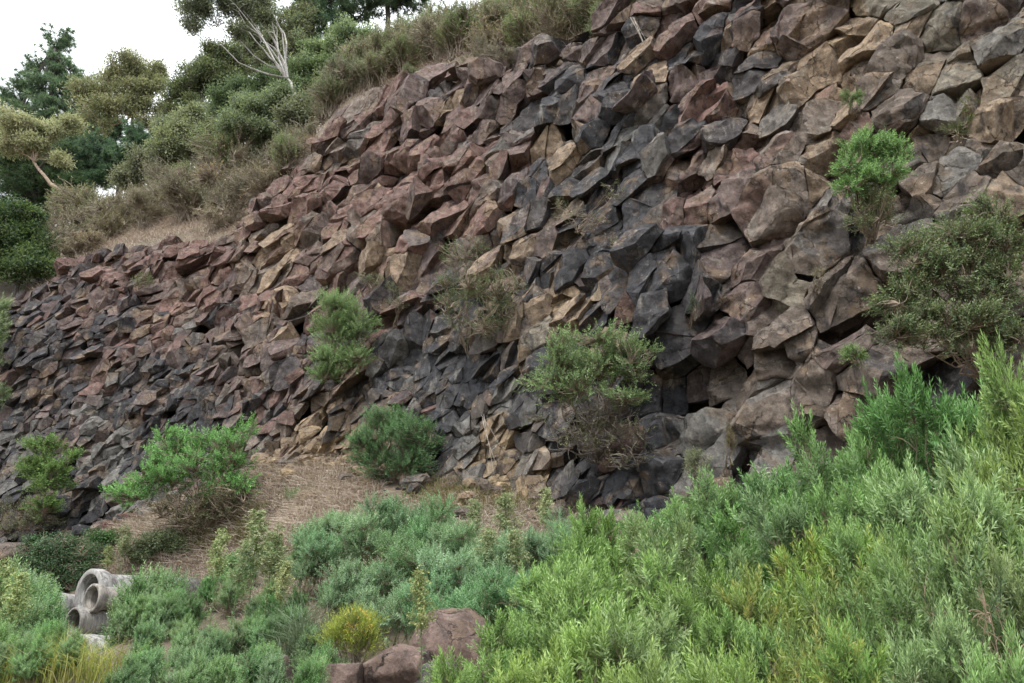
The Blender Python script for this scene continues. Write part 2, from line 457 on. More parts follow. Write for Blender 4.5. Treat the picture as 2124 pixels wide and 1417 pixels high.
# seen in the photograph: px, py, size in px, class, how far it juts out (m)
HERO = [(915,145,85,'P',.5),(850,158,60,'P',.2),(820,205,70,'R',.5),(885,255,120,'P',.35),(945,222,70,'T',0),(990,190,60,'R',.1),(1030,150,70,'P',.2),
(1070,210,90,'P',.3),(1110,175,60,'P',0),(1150,235,70,'D',.6),(1180,170,80,'D',.3),(1325,130,70,'T',.5),(1250,120,60,'D',.2),(1290,35,120,'P',.7),
(1345,175,50,'T',.6),(1230,210,70,'P',.5),(1290,225,60,'D',.7),(1135,290,80,'T',-.4),(1188,325,70,'T',-.3),(1235,285,55,'D',.5),(1290,283,55,'D',.4),
(1050,300,60,'G',-.2),(990,280,70,'P',.2),(930,260,60,'R',.4),(890,310,70,'R',.1),(780,305,70,'R',.1),(838,328,55,'R',.3),(770,345,60,'P',0),
(905,380,110,'R',.5),(962,340,60,'R',.2),(1070,395,60,'R',.1),(1115,398,85,'D',.6),(1180,392,50,'D',.5),(1160,350,60,'T',-.3),(1330,310,60,'D',.5),
(1390,330,50,'P',.2),(845,425,100,'R',.1),(760,440,70,'R',.3),(1010,410,70,'B',0),
(1480,25,95,'R',.7),(1560,45,60,'P',.7),(1690,45,190,'P',1.3),(1470,95,90,'D',.6),(1570,155,95,'D',.9),(1690,145,85,'T',-.3),(1770,85,90,'T',-.2),
(1795,115,70,'T',.5),(1862,135,95,'B',.9),(1890,65,60,'T',0),(1965,50,130,'O',-.3),(1985,160,120,'O',-.3),(2085,190,100,'O',.4),(2060,25,80,'P',.2),
(1465,225,120,'R',.5),(1500,280,55,'D',.6),(1600,215,55,'T',-.4),(1652,195,50,'T',.3),(1700,250,115,'B',.4),(1768,230,70,'T',0),(1862,240,95,'B',.5),
(1990,225,85,'G',0),(2070,245,80,'T',.2),(1425,300,65,'D',.7),(1560,300,60,'T',0),(1620,330,80,'B',.5),(1720,350,65,'T',.6),(1525,360,115,'R',.3),
(1600,440,190,'B',1.1),(1690,395,70,'T',0),(1905,375,80,'B',.2),(1985,355,80,'G',.2),(2085,350,95,'B',.4),(2010,410,80,'B',.2),
(1400,570,230,'D',1.5),(1520,520,150,'D',1.1),(1685,530,165,'B',1.3),(1640,600,100,'O',.3),(1325,645,85,'R',1.1),(1560,640,100,'P',.8),(1500,705,110,'P',.6),
(1615,720,130,'B',.7),(1530,755,85,'P',.8),(1400,800,120,'D',-0.6),(1470,825,90,'T',.2),(1460,885,100,'G',.3),(1600,865,140,'B',.3),(1700,825,120,'B',.2),
(1775,845,130,'B',.6),(1605,935,120,'G',.4),(1695,930,85,'B',.2),(1720,610,80,'B',.3),(1765,625,115,'B',.9),(1775,690,85,'D',.3),(1805,790,150,'B',1.0),
(1172,620,65,'Y',-.6),(1120,600,90,'D',.1),(1240,560,80,'D',.5),(1130,705,100,'O',.5),(840,655,120,'R',.3),(575,520,95,'T',.5),(575,640,85,'T',.4),(605,690,70,'T',.4),
(700,540,95,'R',.3),(825,560,85,'T',0),(862,500,75,'R',0),(545,430,55,'P',.5),(650,470,60,'B',.3),(1900,700,170,'B',.5),(1930,800,120,'D',0),(2050,640,150,'B',.3),(610,400,60,'R',.4),(690,400,65,'R',.2)]
# joint spacing (m) and colour weights by place on the face
SIZE = [(60,650,.55),(300,600,.62),(200,520,.55),(420,560,.7),(520,640,.85),(300,800,.46),(100,900,.42),(450,850,.5),(250,950,.42),(640,330,.8),(640,560,.85),(850,300,.95),(720,720,.9),
(850,450,1.0),(1050,350,.75),(1250,250,.78),(1100,500,.75),(1450,200,1.1),(1800,100,1.1),(1700,300,.95),(2000,350,.95),(1500,550,1.3),(1350,430,.8),(1200,600,.55),(1200,520,.5),
(950,830,.42),(1000,950,.4),(640,920,.24),(760,930,.26),(1050,1000,.26),(1300,1000,.6),(1550,850,.95),(1700,700,.85),(1900,850,1.0),(1430,960,.8)]
TONE = [(60,650,'PDRD'),(300,600,'RPRD'),(430,560,'RPBR'),(220,700,'RPDD'),(330,800,'PGDD'),(120,880,'DDPG'),(430,850,'DPBD'),(250,960,'DDGG'),(120,1000,'DDDG'),(900,755,'DDDG'),(1040,860,'DDDG'),(780,790,'DDPD'),(880,880,'DDDG'),(1000,800,'DDDD'),(200,850,'DDGP'),(480,720,'BPDD'),
(600,600,'TBRP'),(640,420,'RRPB'),(660,290,'RPBR'),(850,200,'PRPB'),(850,400,'RRPT'),(800,540,'RRTB'),(720,690,'PRPD'),(600,800,'BRPD'),(560,900,'BRDB'),
(1050,250,'PDPB'),(1250,200,'DPDB'),(1180,320,'TTDG'),(1300,280,'DDGD'),(1050,350,'GPTR'),(1100,400,'DDDP'),(1000,480,'RTBP'),(1100,470,'TBDG'),(1200,540,'DDPD'),(1180,620,'DYTD'),(1300,450,'DDPB'),
(1450,150,'PDRD'),(1500,250,'RTRB'),(1600,200,'TTDB'),(1750,150,'TBTY'),(1800,300,'BTRB'),(1950,80,'OOGO'),(2050,250,'BGOT'),(1950,400,'BGBT'),(1600,420,'BRBP'),(1450,400,'RPDB'),
(1400,550,'DPDD'),(1250,650,'DDGD'),(1680,560,'BOBD'),(1500,680,'PBDP'),(1400,820,'DDDD'),(1600,750,'BPTB'),(1560,880,'BGTB'),(1750,800,'BBPB'),(1900,750,'BDBB'),
(850,800,'DDGD'),(950,820,'DDDG'),(950,920,'DGGD'),(800,850,'BDRB'),(1080,900,'DBYD'),(650,920,'TYTT'),(760,940,'TYTB'),(1000,995,'TYDB'),(1100,1010,'YTBY'),(1200,1000,'DDGB'),(1320,1010,'DDGD'),(1300,800,'DDBD'),(1480,950,'GBGD')]
HERO_Q = []
for (px, py, sz, c, jut) in HERO:
    s, z, P = cliff_hit(px, py)
    sz *= 0.8; jut = max(-1.4, min(jut, 0.9))
    HERO_Q.append((s, z, 0.12 * sz * float(mpp(px, py, P[1])) - jut * 0.3, sz * float(mpp(px, py, P[1])), c, jut))
def near_px(s, z):
    P = cliff_point(s, z, 0 * s)
    return project(P)
def idw(px, py, table):
    t = np.array([(a, b) for a, b, _ in table], float); v = np.array([c for _, _, c in table], float)
    d2 = (px[:, None] - t[:, 0]) ** 2 + (py[:, None] - t[:, 1]) ** 2 + 400
    w = d2 ** -2.0
    return (w * v).sum(1) / w.sum(1)
SHALE = [(690, 745), (1095, 740), (1110, 960), (1000, 985), (880, 970), (880, 830), (760, 815)]
# warp that makes blocks longer along the up-to-the-right joint set
STR = np.eye(3); _u = np.array([-0.62, 0.78, 0.0]); _u /= np.linalg.norm(_u)
STR = np.eye(3) - (1 - 1 / 1.4) * np.outer(_u, _u)
STRI = np.linalg.inv(STR)
# ledges, overhangs and recesses seen in the photograph: px, py, radius px, metres out (+) or in (-)
FORM = [(1400, 800, 85, -1.1), (1370, 900, 55, -0.7), (1420, 590, 120, 0.75), (1330, 650, 50, 0.4), (1600, 440, 110, 0.7), (1590, 500, 70, -0.6), (1690, 25, 120, 0.9), (1680, 85, 70, -0.9), (920, 168, 34, -0.9), (905, 130, 40, 0.4),
        (1490, 60, 70, 0.5), (1490, 130, 50, -0.5), (1690, 560, 90, 0.8), (1780, 690, 45, -0.4), (1920, 800, 110, -0.35), (1800, 770, 60, 0.6), (720, 850, 90, -0.5), (640, 830, 50, 0.5), (1240, 240, 60, 0.4), (1270, 300, 50, -0.5),
        (870, 250, 70, 0.35), (1130, 300, 60, -0.5), (560, 440, 50, 0.45), (1470, 250, 60, 0.4), (1640, 200, 60, -0.4), (1860, 130, 60, 0.5), (1860, 180, 40, -0.4), (900, 380, 60, 0.35), (560, 690, 60, 0.5), (600, 740, 60, 0.3)]
FORM_Q = []
for (px, py, rp, m_) in FORM:
    s, z, P = cliff_hit(px, py)
    FORM_Q.append((s, z, rp * float(mpp(px, py, P[1])), m_))
def jut_field(s, z):
    b = 0.40 * fbm(np.stack([s * 0.22, z * 0.30, 0 * s], -1), 3, 21) + 0.1
    # broken ledges that climb to the right, each undercut
    u = (z + 0.30 * s) / 2.7 + 0.9 * fbm(np.stack([s * 0.30, z * 0.30, 0 * s + 9], -1), 2, 77)
    fr = u - np.floor(u)
    b = b + 0.55 * (fr - 0.5) * (0.5 + 0.5 * smooth(16, 4, s))
    for (hs_, hz_, hr_, m_) in FORM_Q:
        b = b + m_ * np.exp(-((s - hs_) ** 2 + (z - hz_) ** 2) / hr_ ** 2)
    return b
rk = np.random.default_rng(11)
SMIN, SMAX = -17.5, 33.0
def throw(n_c, k_size, pre, prer, spread, fac):
    """dart throwing with the local joint spacing; returns seeds in warped space"""
    cs = rk.uniform(SMIN - 1, SMAX + 1, n_c); cz = rk.uniform(1.0, 24, n_c); cu = rk.uniform(-1.25, 2.0, n_c)
    keep = (cz < ztop(cs) + 1.3) & (cz > zbase(cs) - 1.6)
    cs, cz, cu = cs[keep], cz[keep], cu[keep]
    px, py, _ = near_px(cs, cz)
    cr0 = idw(px, py, SIZE) * k_size; cr0 = np.where(px > 1380, cr0 * 0.82, cr0 * (0.78 + 0.22 * smooth(480, 760, px)))
    cr0 = np.where((px < -60) | (px > 2200) | (py < -90), np.maximum(cr0, 1.1), cr0)
    cr = cr0 * np.exp(rk.normal(0, spread, len(cs)))
    keep = rk.random(len(cs)) < np.clip((0.40 * k_size / cr) ** 3, 0.012, 1)
    cs, cz, cu, cr, cr0, px, py = (a[keep] for a in (cs, cz, cu, cr, cr0, px, py))
    cw = cu * np.maximum(cr0, 0.42)
    sh = inpoly(px, py, SHALE)
    mx = len(pre) + len(cs)
    AQ = np.zeros((mx, 3)); AR = np.zeros(mx); AS = np.zeros(mx, bool)
    n = len(pre)
    if n: AQ[:n] = pre; AR[:n] = prer
    cand = np.stack([cs, cz, cw], -1) @ STR.T
    for i in range(len(cs)):
        d = AQ[:n] - cand[i]
        if sh[i]: d = (d @ STRI.T) * np.array([0.6, 3.2, 1.0])
        if ((d * d).sum(1) < (0.5 * (AR[:n] + cr[i]) * fac) ** 2).any(): continue
        AQ[n] = cand[i]; AR[n] = cr[i]; AS[n] = sh[i]; n += 1
    return AQ[:n], AR[:n], AS[:n]
HQ = np.array([np.array(h[:3]) @ STR.T for h in HERO_Q])
BQ, BR, BSH = throw(60000, 1.55, HQ, np.array([h[3] for h in HERO_Q]), 0.62, 0.80)       # whole blocks
AQ, AR, AS = throw(210000, 0.80, np.zeros((0, 3)), None, 0.25, 0.80)                     # the fracture cells that make them up
prm = AQ @ STRI.T
# blocks are bounded by flat joints (a power diagram), so that neighbours meet tightly
BP2 = (0.42 * BR) ** 2
own = np.empty(len(AQ), int)
for a in range(0, len(AQ), 1000):
    own[a:a + 1000] = (((AQ[a:a + 1000, None] - BQ[None]) ** 2).sum(-1) - BP2[None]).argmin(1)
bprm = BQ @ STRI.T
bj = jut_field(bprm[:, 0], bprm[:, 1]) + BR * np.where(rk.random(len(BQ)) < 0.7, rk.uniform(-0.10, 0.12, len(BQ)), rk.uniform(-0.30, 0.26, len(BQ)))
for k, h in enumerate(HERO_Q): bj[k] = jut_field(np.array([h[0]]), np.array([h[1]]))[0] + 0.25 * h[5] * (abs(h[5]) < 0.85) + 0.05
bj = np.where(BSH, 0.5 * bj, bj)
# every block has its own broken front plane, and the cells in it break a little differently
btil = np.where((rk.random(len(BQ)) < 0.5)[:, None], rk.normal(0, 0.13, (len(BQ), 2)), rk.normal(0, 0.40, (len(BQ), 2)))
btil[:, 1] += np.where(rk.random(len(BQ)) < 0.5, 0.22, -0.20)
btil[BSH] *= 0.35
dl = prm[:, :2] - bprm[own, :2]
lim = 0.36 * BR[own]
front = -(bj[own] + np.clip((btil[own] * dl).sum(1), -lim, lim)) + 0.10 * AR * vnoise(prm * 1.1 + 50, 3)
ctil = -(btil[own] + rk.normal(0, 0.19, (len(AQ), 2)) * np.where(AS, 0.6, 1)[:, None])
deep = prm[:, 2] - front
inside = (deep > 0.10 * AR) & (prm[:, 1] < ztop(prm[:, 0]) + 0.05)
print("blocks", len(BQ), "cells", len(AQ), "inside", inside.sum())
ppx, ppy, pdep = project(cliff_point(prm[:, 0], prm[:, 1], prm[:, 2]))
bpx, bpy_, _ = project(cliff_point(bprm[:, 0], bprm[:, 1], bprm[:, 2]))

class CellData: pass
members = {}
for i in np.nonzero(inside)[0]: members.setdefault(own[i], []).append(i)
members = {k: np.array(v) for k, v in members.items()}
_bpl = {}
def block_planes(b):
    if b not in _bpl:
        d = BQ - BQ[b]; l2 = (d ** 2).sum(1); nb = np.argsort(l2)[1:30]
        ln = np.sqrt(l2[nb]); n_ = d[nb] / ln[:, None]
        off = (l2[nb] + BP2[b] - BP2[nb]) / (2 * ln) - (0.003 + 0.012 * rk.random(len(nb)) ** 3)
        _bpl[b] = (n_, off)
    return _bpl[b]
def build_cell(i):
    mem = members[own[i]]
    nb = mem[mem != i]
    if len(nb) > 30:
        d2 = ((AQ[nb] - AQ[i]) ** 2).sum(1); nb = nb[np.argsort(d2)[:30]]
    if deep[i] > 1.3 * AR[i] + 0.4: return None
    bn_, bo_ = block_planes(own[i])
    bo_ = bo_ - bn_ @ (AQ[i] - BQ[own[i]])
    bo_ = np.maximum(bo_, 0.02)
    dv = AQ[nb] - AQ[i]; ln = np.sqrt((dv ** 2).sum(1))
    nrm = dv / ln[:, None]
    dist = ln / 2 + 0.004
    bn = np.array([(1, 0, 0), (-1, 0, 0), (0, 1, 0), (0, -1, 0), (0, 0, 1), (0, 0, -1)], float) @ STRI
    r = 2.2 * AR[i]
    bd = np.full(6, r); bd[2] = min(r, max(0.08, ztop(prm[i, 0]) + 0.22 - prm[i, 1]))
    bl = np.linalg.norm(bn, axis=1); bn /= bl[:, None]; bd = bd / bl
    fp = np.array([[-ctil[i, 0], -ctil[i, 1], -1.0]]) @ STRI
    fl_ = np.linalg.norm(fp)
    same = np.concatenate([np.ones(len(nb), bool), np.zeros(len(bn_) + 7, bool)])
    isin = np.concatenate([np.ones(len(nb), bool), np.zeros(len(bn_), bool), np.zeros(7, bool)])
    nrm = np.concatenate([nrm, bn_, bn, fp / fl_]); dist = np.concatenate([dist, bo_, bd, [deep[i] / fl_]])
    # only faces near the surface can be seen
    bm = bmesh.new()
    vs = [bm.verts.new(p) for p in (nrm / dist[:, None])]
    bm.verts.index_update()
    bmesh.ops.convex_hull(bm, input=vs)
    faces = {}
    for f in bm.faces:
        m = f.normal; e = m.dot(f.verts[0].co)
        if e < 1e-9: continue
        p = np.array(m) / e
        for v in f.verts: faces.setdefault(v.index, []).append(p)
    bm.free()
    polys = []
    ext = False
    for k, pl in faces.items():
        if len(pl) < 3: continue
        pl = np.array(pl)
        c = pl.mean(0); nn = nrm[k]
        a = np.cross(nn, [0.31, 0.52, 0.79]); a /= np.linalg.norm(a); b = np.cross(nn, a)
        ang = np.arctan2((pl - c) @ b, (pl - c) @ a)
        pl = pl[np.argsort(ang)]
        keepv = np.linalg.norm(pl - np.roll(pl, 1, 0), axis=1) > 0.004
        pl = pl[keepv]
        if len(pl) < 3: continue
        deepface = (pl[:, 2].max() if False else ((pl + AQ[i]) @ STRI.T)[:, 2].min()) > front[i] + 0.9 * AR[i] + 0.3
        polys.append((k, pl, bool(isin[k]) or deepface))
        ext |= (not isin[k])
    if not ext: return None
    return nrm[~same], dist[~same], polys
_bary = {}
def bary(nl):
    if nl not in _bary:
        B = []; idx = {}
        for a in range(nl + 1):
            for b in range(nl + 1 - a):
                idx[(a, b)] = len(B); B.append((a / nl, b / nl, 1 - (a + b) / nl))
        F = []
        for a in range(nl):
            for b in range(nl - a):
                F.append((idx[(a, b)], idx[(a + 1, b)], idx[(a, b + 1)]))
                if a + b < nl - 1: F.append((idx[(a + 1, b)], idx[(a + 1, b + 1)], idx[(a, b + 1)]))
        _bary[nl] = (np.array(B), np.array(F))
    return _bary[nl]
tone_xy = np.array([(a, b) for a, b, _ in TONE], float)
tone_mean = np.array([np.mean([PAL[q] for q in c], 0) for _, _, c in TONE])
def pick_tone(x, y, rr, at=None):
    """a tone of this part of the face; weathering comes in patches that run over several blocks"""
    w = ((tone_xy[:, 0] - x) ** 2 + (tone_xy[:, 1] - y) ** 2 + 900) ** -1.6
    w /= w.sum()
    k = rr.choice(len(TONE), p=w)
    t = list(TONE[k][2])
    if at is not None and rr.random() < 0.65:
        q = sorted(t, key=lambda c: sum(PAL[c]))
        v = 0.5 + 0.95 * float(fbm(np.array([at[0] * 0.62, at[1] * 0.62, 3.0]), 2, 91))
        return PAL[q[int(np.clip(v * 4, 0, 3))]], w @ tone_mean
    return PAL[rr.choice(t)], w @ tone_mean
bbase = np.empty((len(BQ), 3))
for k in range(len(BQ)):
    t, m = pick_tone(bpx[k], bpy_[k], rk, bprm[k])
    bbase[k] = (0.85 * np.array(PAL[HERO_Q[k][4]]) + 0.15 * m if k < len(HERO_Q) else 0.72 * np.array(t) + 0.28 * m) * rk.uniform(0.82, 1.2)
cells = []
for i in np.nonzero(inside)[0]:
    if not (-160 < ppx[i] < 2300 and -200 < ppy[i] < 1250): continue
    if prm[i, 2] > front[i] + 2.2 * AR[i]: continue
    c = build_cell(i)
    if c is None: continue
    nrm, dist, polys = c
    base = bbase[own[i]] * rk.uniform(0.93, 1.07)
    VV, FF, FID = [], [], []
    nv = 0
    p = rk.uniform(55, 120)
    tgt = np.clip(0.0068 * pdep[i], 0.08, 0.25)
    cols = []
    for (k, pl, isin_) in polys:
        cen = pl.mean(0)
        rad = np.linalg.norm(pl - cen, axis=1).max()
        nl = int(np.clip(math.ceil(rad / tgt), 1, 14))
        if isin_: nl = max(1, nl // 3)
        B, F = bary(nl)
        m = len(pl)
        A3 = np.stack([np.repeat(cen[None], m, 0), pl, np.roll(pl, -1, 0)], 1)       # m,3,3
        v = np.einsum('bk,mkd->mbd', B, A3).reshape(-1, 3)
        f = (F[None] + (np.arange(m) * len(B))[:, None, None]).reshape(-1, 3)
        key = np.round(v * 2000).astype(np.int64)
        _, ui, inv = np.unique(key, axis=0, return_index=True, return_inverse=True)
        v = v[ui]; f = inv.reshape(-1)[f]
        VV.append(v); FF.append(f + nv); nv += len(v)
        fc = base
        if rk.random() < 0.42: fc = 0.35 * base + 0.65 * np.array(pick_tone(ppx[i], ppy[i], rk, prm[i])[0])
        cols.append(np.repeat((fc * rk.uniform(0.85, 1.15))[None], len(v), 0))
    V = np.concatenate(VV); F = np.concatenate(FF)
    # worn edges: a soft intersection of the fracture planes
    if len(nrm):
        h = np.clip((V @ nrm.T) / dist, 0, None)
        g = (h ** p).sum(1) ** (1 / p)
        V = V / np.where(h.max(1) > 0.8, np.maximum(g, 1), 1)[:, None]
    cd = CellData()
    cd.i = i; cd.V = (V + AQ[i]) @ STRI.T; cd.F = F; cd.col = np.concatenate(cols); cd.r = AR[i]; cd.shale = AS[i]
    cells.append(cd)
# one vectorised pass for all blocks: to the world, then chips and conchoidal hollows
cnt = [len(c.V) for c in cells]; cut = np.cumsum([0] + cnt)
ALLP = np.concatenate([c.V for c in cells]); RR = np.repeat([min(BR[own[c.i]], 1.8) * 0.75 for c in cells], cnt)
CEN = np.repeat(np.stack([bprm[own[c.i]] + np.array([0, 0, 0.35 * BR[own[c.i]]]) for c in cells]), cnt, 0)
W = cliff_point(ALLP[:, 0], ALLP[:, 1], ALLP[:, 2])
WC = cliff_point(CEN[:, 0], CEN[:, 1], CEN[:, 2])
rad = W - WC; rl = np.linalg.norm(rad, axis=1)[:, None]; rad /= np.maximum(rl, 1e-6)
_so = rk.uniform(0, 60, (len(BQ), 3)); seedoff = np.repeat(_so[[own[c.i] for c in cells]], cnt, 0)
sc = 1.15 / np.clip(RR, 0.3, 1.4)[:, None]
# (the same field for all blocks, mostly along the face's normal, so that joints stay tight)
NRM = cliff_point(ALLP[:, 0], ALLP[:, 1], ALLP[:, 2] - 0.5) - cliff_point(ALLP[:, 0], ALLP[:, 1], ALLP[:, 2] + 0.5)
loc_s = np.clip(idw(*near_px(ALLP[:, 0], ALLP[:, 1])[:2], SIZE), 0.3, 1.1)
hol = worley(W * 1.25, 2); hol2 = worley(W * 3.1, 5)
dn = loc_s * (0.20 * (hol ** 2 - 0.3) + 0.30 * fbm(W * 1.1, 3, 31) + 0.07 * (hol2 ** 2 - 0.3))
W = W + NRM * dn[:, None]
dr_ = loc_s * (0.10 * fbm(W * sc * 2.0 + seedoff, 3, 35) + 0.06 * fbm(W * 6.0, 2, 41))
st = vnoise(np.stack([W[:, 0] * 0.6, W[:, 1] * 0.6, W[:, 2] * 5.5], -1) + seedoff, 8)
dr_ += 0.028 * loc_s * np.sign(st) * np.minimum(1, np.abs(st) * 6)
W = W + rad * np.clip(dr_, -0.1, 0.07)[:, None]

# backing rock behind the blocks
bs = np.arange(-22, 60, 0.6); bt = np.linspace(0, 1, 30)
BS, BT = np.meshgrid(bs, bt, indexing='ij')
BZ = (zbase(BS) - 2.5) * (1 - BT) + (ztop(BS) - 0.9) * BT
pxb, pyb, _ = near_px(BS.ravel(), BZ.ravel())
inner = (BS > SMIN + 0.5) & (BS < SMAX - 0.5)
BW = np.where(inner, 0.75 - jut_field(BS, BZ).clip(-2, 0.6) + 0.5 * idw(pxb, pyb, SIZE).reshape(BS.shape), 0.3) + 0.3 * fbm(np.stack([BS * 0.8, BZ * 0.8, 0 * BS], -1), 3, 61)
BP = cliff_point(BS, BZ, BW)
me = make_mesh("cliff", BP.reshape(-1, 3), grid_faces(len(bs), len(bt)), M_ROCK, np.tile([0.06, 0.055, 0.055], (BS.size, 1)), True)
cliff = tag(link("cliff", me), "tall face of fractured dark basalt streaked with red brown and ochre", kind="structure")

# the blocks that show largest are parts; the small ones are joined
wx, wy, wd = project(W)
groups = {}
for q, c in enumerate(cells): groups.setdefault(own[c.i], []).append(q)
area = {}
for g, qs in groups.items():
    x = np.concatenate([wx[cut[q]:cut[q + 1]] for q in qs]); y = np.concatenate([wy[cut[q]:cut[q + 1]] for q in qs])
    vis = (x > -20) & (x < 2144) & (y > -20) & (y < 1080)
    area[g] = 0 if vis.mean() < 0.3 else np.ptp(x) * np.ptp(y) * min(1, 0.4 + 0.2 * len(qs))
order = sorted(groups, key=lambda g: -area[g])
rub = Acc(); ntri = 0
for rank, g in enumerate(order):
    ac = Acc()
    for q in groups[g]: ac.add(W[cut[q]:cut[q + 1]], cells[q].F, cells[q].col); ntri += len(cells[q].F)
    if rank < 300:
        cen = np.concatenate(ac.V).mean(0)
        ac.V = [v - cen for v in ac.V]
        link("rock", ac.mesh("rock", M_ROCK, True), cliff, cen)
    else:
        for v, f, t in zip(ac.V, ac.F, ac.T): rub.add(v, f - f.min(), t)
tag(link("rubble", rub.mesh("rubble", M_ROCK, True), cliff), kind="stuff")
print("cells", len(cells), "rock tris", ntri)

_ico = bmesh.new(); bmesh.ops.create_icosphere(_ico, subdivisions=2, radius=1)
IV = np.array([v.co[:] for v in _ico.verts]); IF = np.array([[v.index for v in f.verts] for f in _ico.faces]); _ico.free()
scree = Acc(); rq = np.random.default_rng(404)
for k in range(520):
    s = rq.uniform(-9, 27); off = rq.exponential(0.9) - 0.15
    nx, ny = np.interp(s, S_ARR, NX), np.interp(s, S_ARR, NY)
    back = LEAN * (float(zbase(s)) - 4)
    x, y = np.interp(s, S_ARR, _cx) - nx * back + nx * off, np.interp(s, S_ARR, _cy) - ny * back + ny * off
    z = float(ground_z(np.array([x]), np.array([y]))[0])
    r_ = 0.06 + 0.32 * rq.random() ** 3.0
    d = unit_ = rq.normal(size=(9, 3)); d /= np.linalg.norm(d, axis=1)[:, None]; q = rq.uniform(0.6, 0.95, 9)
    h = np.clip(IV @ d.T / q, 0, None); g = (h ** 30).sum(1) ** (1 / 30)
    V = IV / np.maximum(g, 0.85)[:, None] * r_ * np.array([1.2, 1.0, 0.75])
    a_ = rq.uniform(0, 6.28); V = V @ np.array([[math.cos(a_), math.sin(a_), 0], [-math.sin(a_), math.cos(a_), 0], [0, 0, 1]])
    px, py, _ = project(np.array([x, y, z]))
    col = np.array(PAL[rq.choice(list('TYTB' if (540 < px < 780 or 940 < px < 1150) else 'DPRBGD'))]) * rq.uniform(0.8, 1.2)
    scree.add(V + np.array([x, y, z + 0.2 * r_]), IF, col)
tag(link("scree", scree.mesh("scree", M_ROCK)), "small broken stones scattered along the foot of the rock face", "scree", None, "stuff")
# ------------------------------------------------------------------ plant builders
def unit(v): return v / np.maximum(np.linalg.norm(v, axis=-1, keepdims=True), 1e-9)
def frames(d, rr):
    """rotation matrices whose z axis is d, with a random roll"""
    d = unit(d)
    a = rr.normal(size=d.shape)
    x = unit(np.cross(a, d)); y = np.cross(d, x)
    return np.stack([x, y, d], -1)
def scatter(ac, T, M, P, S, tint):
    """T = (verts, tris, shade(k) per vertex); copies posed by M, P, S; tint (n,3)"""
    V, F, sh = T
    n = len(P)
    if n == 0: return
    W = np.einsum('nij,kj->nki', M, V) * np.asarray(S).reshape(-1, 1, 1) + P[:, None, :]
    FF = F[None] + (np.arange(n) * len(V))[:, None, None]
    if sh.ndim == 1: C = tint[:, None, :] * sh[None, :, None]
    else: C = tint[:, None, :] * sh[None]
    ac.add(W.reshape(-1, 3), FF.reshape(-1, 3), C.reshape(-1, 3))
def tubes(ac, P, Rd, tint, sides=3):
    """P (n,k,3) polylines, Rd (n,k) radii, tint (n,3)"""
    n, k, _ = P.shape
    if n == 0: return
    tg = unit(np.gradient(P, axis=1))
    ref = np.where(np.abs(tg[..., 2:3]) < 0.8, np.array([0, 0, 1.0]), np.array([1.0, 0, 0]))
    a = unit(np.cross(tg, ref)); b = np.cross(tg, a)
    th = np.arange(sides) * 2 * math.pi / sides
    V = P[:, :, None] + Rd[:, :, None, None] * (a[:, :, None] * np.cos(th)[None, None, :, None] + b[:, :, None] * np.sin(th)[None, None, :, None])
    i = np.arange(k - 1)[:, None]; j = np.arange(sides)[None]
    p = i * sides + j; q = i * sides + (j + 1) % sides
    F = np.concatenate([np.stack([p, q, q + sides], -1).reshape(-1, 3), np.stack([p, q + sides, p + sides], -1).reshape(-1, 3)])
    FF = F[None] + (np.arange(n) * k * sides)[:, None, None]
    C = np.broadcast_to(tint[:, None, :], (n, k * sides, 3))
    ac.add(V.reshape(-1, 3), FF.reshape(-1, 3), C.reshape(-1, 3))
def bez(p0, p1, p2, k):
    t = np.linspace(0, 1, k)[None, :, None]
    return (1 - t) ** 2 * p0[:, None] + 2 * t * (1 - t) * p1[:, None] + t * t * p2[:, None]
def leaf_quad(L, w, fold=0.25, droop=0.0):
    V = np.array([(0, 0, 0), (-w / 2, -fold * w, L * 0.45), (w / 2, -fold * w, L * 0.45), (0, -droop * L, L)], float)
    return V, np.array([(0, 2, 3), (0, 3, 1)])
def sprig(nl, length, L, w, seed, ang=(0.5, 1.0), tipgrow=0.7, droop=0.12, top=1.15, tip_from=0.0, stem=True):
    """a leafy shoot along +z"""
    r = np.random.default_rng(seed)
    VV, FF, SS, n = [], [], [], 0
    V0, F0 = leaf_quad(L, w, 0.25, droop)
    for i in range(nl):
        t = tip_from + (1 - tip_from) * (i + 0.5) / nl
        a = i * 2.4 + r.uniform(-0.3, 0.3)
        el = ang[1] + (ang[0] - ang[1]) * t + r.uniform(-0.15, 0.15)      # angle from the shoot
        d = np.array([math.cos(a) * math.sin(el), math.sin(a) * math.sin(el), math.cos(el)])
        x = np.array([-math.sin(a), math.cos(a), 0]); y = np.cross(d, x)
        M = np.stack([x, y, d], -1)
        s = (1.0 if t < 0.75 else 1 - (t - 0.75) * 1.3) * r.uniform(0.8, 1.15)
        VV.append(V0 @ M.T * s + np.array([0, 0, t * length])); FF.append(F0 + n); n += 4
        lv = r.uniform(0.78, 1.28)
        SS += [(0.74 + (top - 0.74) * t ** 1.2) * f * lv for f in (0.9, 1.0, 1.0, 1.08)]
    if stem:
        sw = w * 0.16
        VV.append(np.array([(-sw, 0, 0), (sw, 0, 0), (0, 0, length), (0, -sw, 0), (0, sw, 0), (0, 0, length)], float)); FF.append(np.array([(0, 1, 2), (3, 4, 5)]) + n)
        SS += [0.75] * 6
    return np.concatenate(VV), np.concatenate(FF), np.array(SS)
